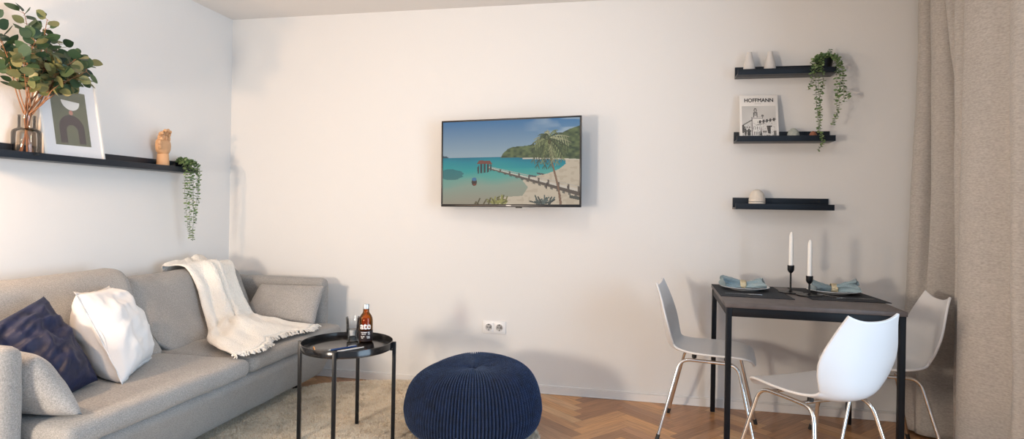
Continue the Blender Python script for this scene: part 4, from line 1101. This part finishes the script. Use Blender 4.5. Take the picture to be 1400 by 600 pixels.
def napkin(label, x, y, rz, flip):
    t = thing('cloth_napkin', label, 'napkin', (x, y, ZM+.0060), rz, 'blue grey napkins on the plates')
    m = mb('napkin'); nu, nv = 60, 48; P = []
    for i in range(nu+1):
        u = -1+2*i/nu; fan = (.020+.055*abs(u)**1.3)*(1.0 if u*flip < 0 else .85); row = []
        for j in range(nv):
            a = 2*PI*j/nv
            f = 1+.35*math.cos(3*a+u*2+flip)+.22*math.cos(7*a-u*3)*abs(u)
            hgt = (.015+.014*abs(u))*(1.25 if u*flip < 0 else 1.)
            yv = fan*math.cos(a)*(f if abs(u) > .1 else 1); zv = hgt+hgt*math.sin(a)*(.75+.25*f)
            zv += .004*noise3((u*5, math.cos(a)*2, flip)); xx = u*.105+.012*math.sin(2*a)*abs(u)
            row.append((xx, yv, max(.0012+.010*max(0, (math.hypot(xx, yv)-.08)/.045), zv)))
        P.append(row)
    Q = [[P[i][j] for i in range(nu+1)] for j in range(nv)]
    m.grid(Q, nv, nu+1, wrapu=True); m.face([j*(nu+1) for j in range(nv)]); m.face([j*(nu+1)+nu for j in range(nv)][::-1])
    m.build('napkin_cloth', t, angle=100)
    # flared corner flap
    c = mb('napkin')
    P = [[(flip*-(.03+.085*i/10), -.02+.05*j/10+.02*i/10*(j/10-.5), .026+.020*math.sin(PI*j/10)*i/10+.018*i/10) for j in range(11)] for i in range(11)]
    c.grid(P, 11, 11); f_ = c.build('napkin_fold', t, angle=100); so = f_.modifiers.new('thickness', 'SOLIDIFY'); so.thickness = .002
    rg = mb('ring'); Q = []
    for i in range(49):
        a = 2*PI*i/48; Q.append([(s*.016, .0245*math.cos(a)*(1+.04*math.cos(9*a+s*3)), .0215+.0215*math.sin(a)*(1+.04*math.cos(9*a+s*3))) for s in (-1, -.5, 0, .5, 1)])
    rg.grid(Q, 49, 5); r_ = rg.build('napkin_ring', t, angle=60); so = r_.modifiers.new('thickness', 'SOLIDIFY'); so.thickness = .0022; so.offset = 1
napkin('folded blue grey napkin in a gold ring on the left plate', 3.440, -.300, .05, 1)
napkin('folded blue grey napkin in a gold ring on the right plate', 3.905, -.300, -.08, -1)
def cutlery(name, label, p0, p1, kind):
    p0, p1 = Vector(p0), Vector(p1); d = p1-p0; L = d.length; t = thing(name, label, 'cutlery', (p0.x, p0.y, p0.z), math.atan2(d.y, d.x), 'cutlery on the placemats')
    m = mb('silver')
    if kind == 'knife': m.prism([(0, -.004), (L*.55, -.0035), (L*.55, -.006), (L*.9, -.0065), (L, 0), (L*.55, .0035), (0, .004)], .002)
    else:
        m.prism([(0, -.0045), (.03, -.004), (L*.6, -.0022), (L*.68, -.009), (L*.78, -.011), (L*.78, .011), (L*.68, .009), (L*.6, .0022), (.03, .004), (0, .0045)], .002)
        for k in range(4): yy = -.0095+.0055*k; m.box((L*.78, yy, 0), (L, yy+.0028, .002), .0004)
    m.build('handle_and_head', t, angle=30)
cutlery('dinner_fork', 'steel fork on the left placemat in front of the plate', (3.320, -.505, ZM+.0003), (3.500, -.515, ZM+.0003), 'fork')
cutlery('dinner_knife', 'steel knife on the right placemat pointing to the table edge', (3.850, -.515, ZM+.0003), (4.040, -.500, ZM+.0003), 'knife')
cutlery('dinner_fork', 'steel fork lying slanted on the right placemat', (3.895, -.530, ZM+.0024), (3.800, -.395, ZM+.0003), 'fork')
def candlestick(x, y, hs, hc, rb, who):
    t = thing('candlestick', 'black metal candlestick, %s' % who[0], 'candlestick', (x, y, TH_), 0, 'black candlesticks on the table')
    mb('black').lathe([(0, 0), (rb*.92, 0), (rb, .003), (rb, .0065), (rb*.9, .0060), (rb*.4, .0050), (.010, .008), (.0052, .014), (0, .0145)], n=48).build('base', t, angle=50)
    mb('black').lathe([(.0055, .010), (.0045, .020), (.0045, hs-.045), (.0050, hs-.040)], n=20).build('stem', t, angle=50)
    mb('black').lathe([(0, hs-.042), (.006, hs-.041), (.014, hs-.032), (.0168, hs-.024), (.0172, hs), (.0160, hs+.0005), (.0125, hs-.0005), (.0122, hs-.012), (0, hs-.012)], n=32).build('cup', t, angle=50)
    c = thing('taper_candle', 'unlit white taper candle, %s' % who[1], 'candle', (x, y, TH_+hs-.0115), 0, 'white taper candles')
    L = hc+.0115
    mb('candle').lathe([(0, 0), (.0112, 0), (.0108, L*.5), (.0103, L-.026), (.0085, L-.014), (.0045, L-.003), (0, L)], n=24).build('wax', c, angle=60)
    mb('text_white').tube([(0, 0, L-.004), (.0004, 0, L+.006)], .0009, 6).build('wick', c)
candlestick(3.677, -.345, .148, .180, .062, ('the taller one at the back left', 'standing higher in the taller holder'))
candlestick(3.745, -.440, .104, .188, .062, ('the shorter one at the front right', 'standing lower in the shorter holder'))

# ------------------------------------------------------------------ chairs
def chair_shell():
    # centreline (forward x, z), half width, edge lift (towards the sitter)
    S = [(.232, .408, .150, .000), (.222, .428, .178, .002), (.195, .443, .200, .004), (.14, .449, .215, .006), (.06, .446, .222, .010), (-.03, .440, .215, .016), (-.10, .436, .196, .024), (-.155, .440, .180, .034),
         (-.190, .460, .174, .042), (-.208, .500, .190, .044), (-.218, .550, .210, .042), (-.227, .600, .219, .038), (-.236, .650, .208, .032), (-.247, .700, .182, .026), (-.258, .745, .156, .020), (-.266, .772, .140, .016)]
    S = [(a, b_, c*.90, d) for a, b_, c, d in S]
    n = 70; C = spline([(a, 0, b_) for a, b_, _, _ in S], n); Wd = spline([(c, d, 0) for _, _, c, d in S], n)
    nt_ = 33; P = []
    for j in range(nt_):
        v = -1+2*j/(nt_-1); row = []
        for i in range(n):
            tg = (C[min(i+1, n-1)]-C[max(i-1, 0)]).normalized(); nr = Vector((-tg.z, 0, tg.x))   # towards sitter
            if nr.dot(Vector((.5, 0, 1))) < 0: nr = -nr
            w, lift = Wd[i].x, Wd[i].y; p = C[i]+Vector((0, v*w, 0))+nr*lift*(abs(v)**2.2)
            e = i/(n-1)
            if e > .8: p = p+tg*(.024*(e-.8)/.2)*(abs(v)**2.5)          # pointed upper corners
            if e < .10: p = p-tg*(.016*(.10-e)/.10)*(1-abs(v)**2)     # rounded front lip
            row.append(p)
        P.append(row)
    m = mb('shell'); m.grid(P, nt_, n); return m
def make_chair(label, loc, ang):
    t = thing('shell_chair', label, 'chair', (loc[0], loc[1], 0), ang, 'white shell chairs round the table')
    o = chair_shell().build('seat_shell', t, angle=180)
    so = o.modifiers.new('thickness', 'SOLIDIFY'); so.thickness = .011; so.offset = 0
    bv = o.modifiers.new('round', 'BEVEL'); bv.width = .0035; bv.segments = 3; bv.limit_method = 'ANGLE'; bv.angle_limit = 1.0
    r = .0085; zc = .418
    for sy in (-1, 1):
        for fx in (1, -1):
            foot = Vector((.245, sy*.235, .012)) if fx == 1 else Vector((-.225, sy*.225, .012))
            top = Vector((.155, sy*.165, zc-.004)) if fx == 1 else Vector((-.125, sy*.150, zc-.006)); mid = Vector((.01, sy*.150, zc-.006))
            lg = mb('chrome').tube(fillet([foot, top, mid], .055, 10), r, 16).build('leg', t, angle=60)
            d = (top-foot).normalized(); mb('cap').tube([foot-d*.012, foot+d*.018], r+.0018, 14).build('foot_cap', lg, angle=50)
    for x in (-.06, .10): mb('chrome').tube([(x, -.152, zc-.006), (x, .152, zc-.006)], .007, 12).build('crossbar', t, angle=60)
    for x in (-.06, .10):
        for y in (-.10, .10): mb('cap').lathe([(.012, zc-.004), (.012, .434)], (x, y, 0), 14).build('mounting_stud', t, angle=50)
    return t
ch = make_chair('white shell chair seen from behind, in front of the dining table', (3.620, -1.050), math.radians(120))
c2 = copy_tree(ch); c2.location = (3.245, -.440, 0); c2.rotation_euler = (0, 0, -.18); c2['label'] = 'white shell chair seen from the side at the left end of the table'
c3 = copy_tree(ch); c3.location = (4.052, -.500, 0); c3.rotation_euler = (0, 0, PI-.02); c3['label'] = 'white shell chair at the right end of the table against the curtain'

# ------------------------------------------------------------------ curtain
def curtain():
    t = thing('curtain', 'floor length grey brown curtain gathered at the right of the back wall', 'curtain', (4.4, -.6, 0))
    O = Vector((4.4, -.6, 0))
    # plan lines from the wall towards the room, at top and bottom
    top = [(4.60, -.05), (4.45, -.045), (4.385, -.085), (4.375, -.145), (4.44, -.165), (4.60, -.15), (4.60, -.205), (4.46, -.225), (4.385, -.228), (4.355, -.285), (4.385, -.345), (4.47, -.35), (4.45, -.395),
           (4.365, -.405), (4.345, -.450), (4.385, -.480), (4.42, -.50), (4.372, -.525), (4.335, -.560), (4.36, -.60), (4.41, -.615), (4.375, -.650), (4.318, -.690), (4.318, -.745), (4.345, -.82), (4.395, -.875), (4.385, -.93),
           (4.33, -.985), (4.325, -1.06), (4.40, -1.13), (4.38, -1.20), (4.32, -1.27), (4.40, -1.36), (4.35, -1.45)]
    bot = [(4.60, -.05), (4.45, -.045), (4.350, -.055), (4.325, -.110), (4.335, -.165), (4.352, -.185), (4.35, -.21), (4.36, -.235), (4.39, -.255), (4.45, -.27), (4.53, -.285), (4.60, -.33), (4.62, -.40),
           (4.60, -.46), (4.53, -.50), (4.45, -.515), (4.40, -.525), (4.378, -.545), (4.355, -.575), (4.365, -.61), (4.375, -.635), (4.345, -.665), (4.300, -.705), (4.295, -.760), (4.335, -.84), (4.395, -.915), (4.40, -.98),
           (4.34, -1.04), (4.31, -1.11), (4.40, -1.18), (4.38, -1.25), (4.30, -1.31), (4.38, -1.40), (4.33, -1.48)]
    n = 300; A = spline([(*p, 0) for p in top], n); B = spline([(*p, 0) for p in bot], n); nz = 70; P = []
    for i in range(n):
        row = []
        for k in range(nz+1):
            z = .012+(2.47-.012)*k/nz; s = 1-(z/2.47); s = s*s*(3-2*s); s = s**.8
            p = A[i].lerp(B[i], s); u = i/n
            p.x += .010*noise3((u*9, z*1.3, 3.))+.004*noise3((u*26, z*4, 9.)); p.y += .008*noise3((u*8, z*1.6, 7.))
            row.append((p.x-O.x, p.y-O.y, z))
        P.append(row)
    m = mb('curtain'); m.grid(P, n, nz+1); o = m.build('curtain_cloth', t, angle=180)
    so = o.modifiers.new('thickness', 'SOLIDIFY'); so.thickness = .0025
    mb('trim').box((-.12, -1.0, 2.472), (.20, .58, 2.499), .002).build('curtain_rail', t, angle=30)
curtain()

# ------------------------------------------------------------------ lights
def area(name, loc, rot, sx, sy, power, col, spread=PI):
    l = bpy.data.lights.new(name, 'AREA'); l.shape = 'RECTANGLE'; l.size = sx; l.size_y = sy; l.energy = power; l.color = col; l.spread = spread
    o = bpy.data.objects.new(name, l); COL.objects.link(o); o.location = loc; o.rotation_euler = rot; return o
def point(name, loc, power, col, r):
    l = bpy.data.lights.new(name, 'POINT'); l.energy = power; l.color = col; l.shadow_soft_size = r
    o = bpy.data.objects.new(name, l); COL.objects.link(o); o.location = loc; return o
area('window_daylight', (XR+.75, -2.70, 1.10), (0, PI/2, 0), 2.1, 2.6, 128, (.60, .80, 1.))
area('evening_glow', (.75, -4.1, 1.05), (PI/2, 0, math.radians(-22)), .34, .34, 66, (1., .83, .66))
point('floor_lamp', (.24, -2.32, 1.50), 38, (1., .64, .38), .03)
point('ceiling_lamp', (2.20, -1.75, 2.42), 14, (1., .84, .68), .06)
w = bpy.data.worlds.new('world'); scene.world = w; w.use_nodes = True
bg = w.node_tree.nodes['Background']; bg.inputs[0].default_value = (.58, .77, 1., 1); bg.inputs[1].default_value = .62

# ------------------------------------------------------------------ camera
cam = bpy.data.cameras.new('camera'); co = bpy.data.objects.new('camera', cam); COL.objects.link(co)
yaw, roll = .2016, .0171
D = Vector((-math.sin(yaw), math.cos(yaw), 0)); Rt = Vector((math.cos(yaw), math.sin(yaw), 0)); Up = Vector((0, 0, 1))
Rt, Up = Rt*math.cos(roll)+Up*math.sin(roll), Up*math.cos(roll)-Rt*math.sin(roll)
mt = Matrix((Rt, Up, -D)).transposed().to_4x4(); mt.translation = (2.8424, -3.7735, 1.1801); co.matrix_world = mt
cam.sensor_width = 36; cam.sensor_fit = 'HORIZONTAL'; cam.lens = 811.8/1400*36; cam.shift_y = -15.1/1400; cam.clip_start = .05
scene.camera = co
scene.view_settings.view_transform = 'Standard'; scene.view_settings.look = 'None'; scene.view_settings.exposure = 0.; scene.view_settings.gamma = 1.
scene.view_settings.use_curve_mapping = False
